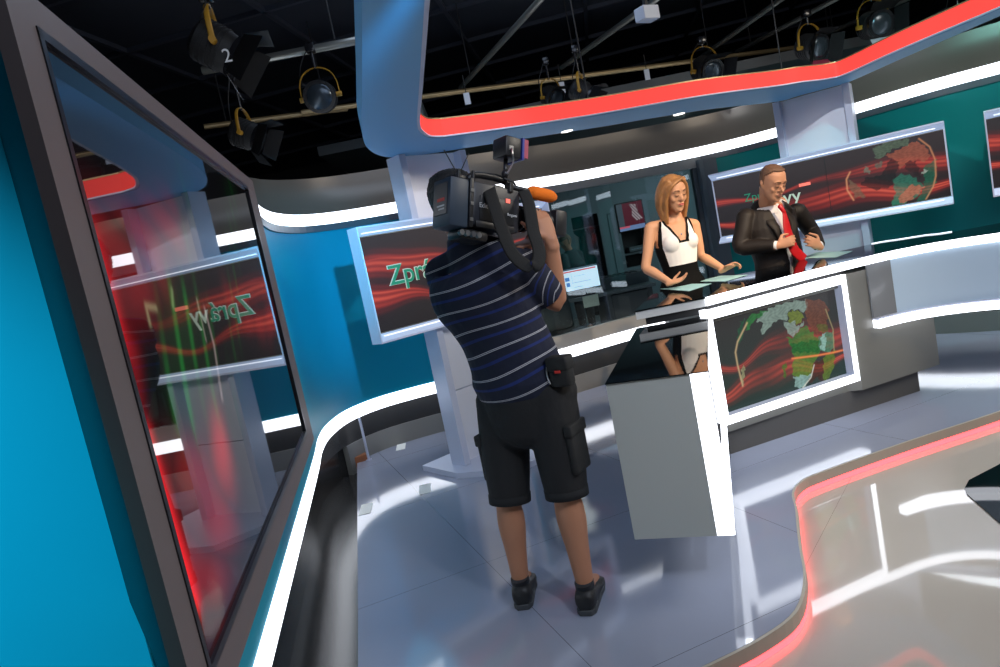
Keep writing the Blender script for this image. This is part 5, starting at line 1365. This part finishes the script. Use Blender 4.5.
# ================================================================ LIGHT, CAMERA
def spot(loc, target, power, color, angle=50, size=.04, blend=.6):  # unseen spot, not tied to any lantern of the rig
    l = bpy.data.lights.new('lamp', 'SPOT'); l.energy = power; l.color = color; l.spot_size = math.radians(angle); l.spot_blend = blend; l.shadow_soft_size = size
    o = bpy.data.objects.new('unseen_spot', l); COL.objects.link(o); o.location = loc
    o.rotation_euler = (V(target)-V(loc)).to_track_quat('-Z', 'Y').to_euler(); return o
def area(loc, target, power, color, sx, sy):  # unseen soft light, no such fixture in the set
    l = bpy.data.lights.new('lamp', 'AREA'); l.energy = power; l.color = color; l.shape = 'RECTANGLE'; l.size = sx; l.size_y = sy
    o = bpy.data.objects.new('unseen_softlight', l); COL.objects.link(o); o.location = loc
    o.rotation_euler = (V(target)-V(loc)).to_track_quat('-Z', 'Y').to_euler(); return o
warm = (1,.70,.42); cool = (.55,.75,1.0)
spot((2.6,2.2,3.3), (1.45,4.95,1.4), 420, (1,.80,.60), 26)
spot((3.4,2.8,3.3), (2.05,5.1,1.4), 360, (1,.74,.48), 24)
spot((.2,3.2,3.4), (1.5,5.0,1.4), 90, (1,.8,.6), 30)
# blue washes on the wall
spot((.05,1.9,2.25), (-1.42,5.35,1.60), 620, (.02,.58,1.0), 32, blend=1)
spot((-1.1,-.9,2.4), (-1.15,1.2,1.1), 300, (.07,.78,1.0), 42, blend=1)
spot((2.4,3.0,3.5), (4.2,5.9,1.4), 150, (.25,.9,.85), 60)
# unseen soft fill lights, added to lift floors and set
area((1.5,1.0,3.7), (1.5,4.0,0), 90, (.70,.80,1.0), 3.5, 2.5)
area((4.6,2.6,3.6), (2.6,2.6,0), 130, (1,.92,.80), 2.0, 1.5)
area((.3,5.0,3.7), (.3,5.0,0), 14, (.6,.75,1.0), 2.0, 1.0)
spot((1.9,-.2,3.4), (.85,3.5,.7), 170, (.9,.95,1.0), 40)  # unseen spot added to brighten the front of the desk wing
spot((1.4,2.2,3.5), (3.0,6.0,2.0), 230, (.9,.95,1.0), 30)  # unseen spot added to brighten the right display column
spot((.9,2.4,3.4), (-.1,5.1,1.9), 170, (.85,.88,1.0), 24)  # unseen spot added to brighten the left display column
# unseen soft light added to brighten the control room
area((3.5,10.2,2.8), (3.0,10.2,0), 75, (.7,.95,1.0), 2.5, 1.2)

w = bpy.data.worlds.new('dark'); SC.world = w; w.use_nodes = True
w.node_tree.nodes['Background'].inputs[0].default_value = (.5,.6,.8,1); w.node_tree.nodes['Background'].inputs[1].default_value = .02

cd = bpy.data.cameras.new('camera'); cd.sensor_width = 36; cd.lens = 36*FOC/1000; cd.clip_start = .02; cd.clip_end = 60
co = bpy.data.objects.new('camera', cd); COL.objects.link(co); co.location = (0,0,EYE)
fwd = V((0, math.cos(PITCH), -math.sin(PITCH))); up0 = V((0, math.sin(PITCH), math.cos(PITCH))); rt0 = V((1,0,0))
rt = rt0*math.cos(ROLL) - up0*math.sin(ROLL); up = rt0*math.sin(ROLL) + up0*math.cos(ROLL)
Mr = Matrix((rt, up, -fwd)).transposed(); co.rotation_euler = Mr.to_euler()
SC.camera = co
SC.view_settings.view_transform = 'Standard'; SC.view_settings.look = 'None'; SC.view_settings.gamma = 1; SC.view_settings.use_curve_mapping = False
SC.view_settings.exposure = 0
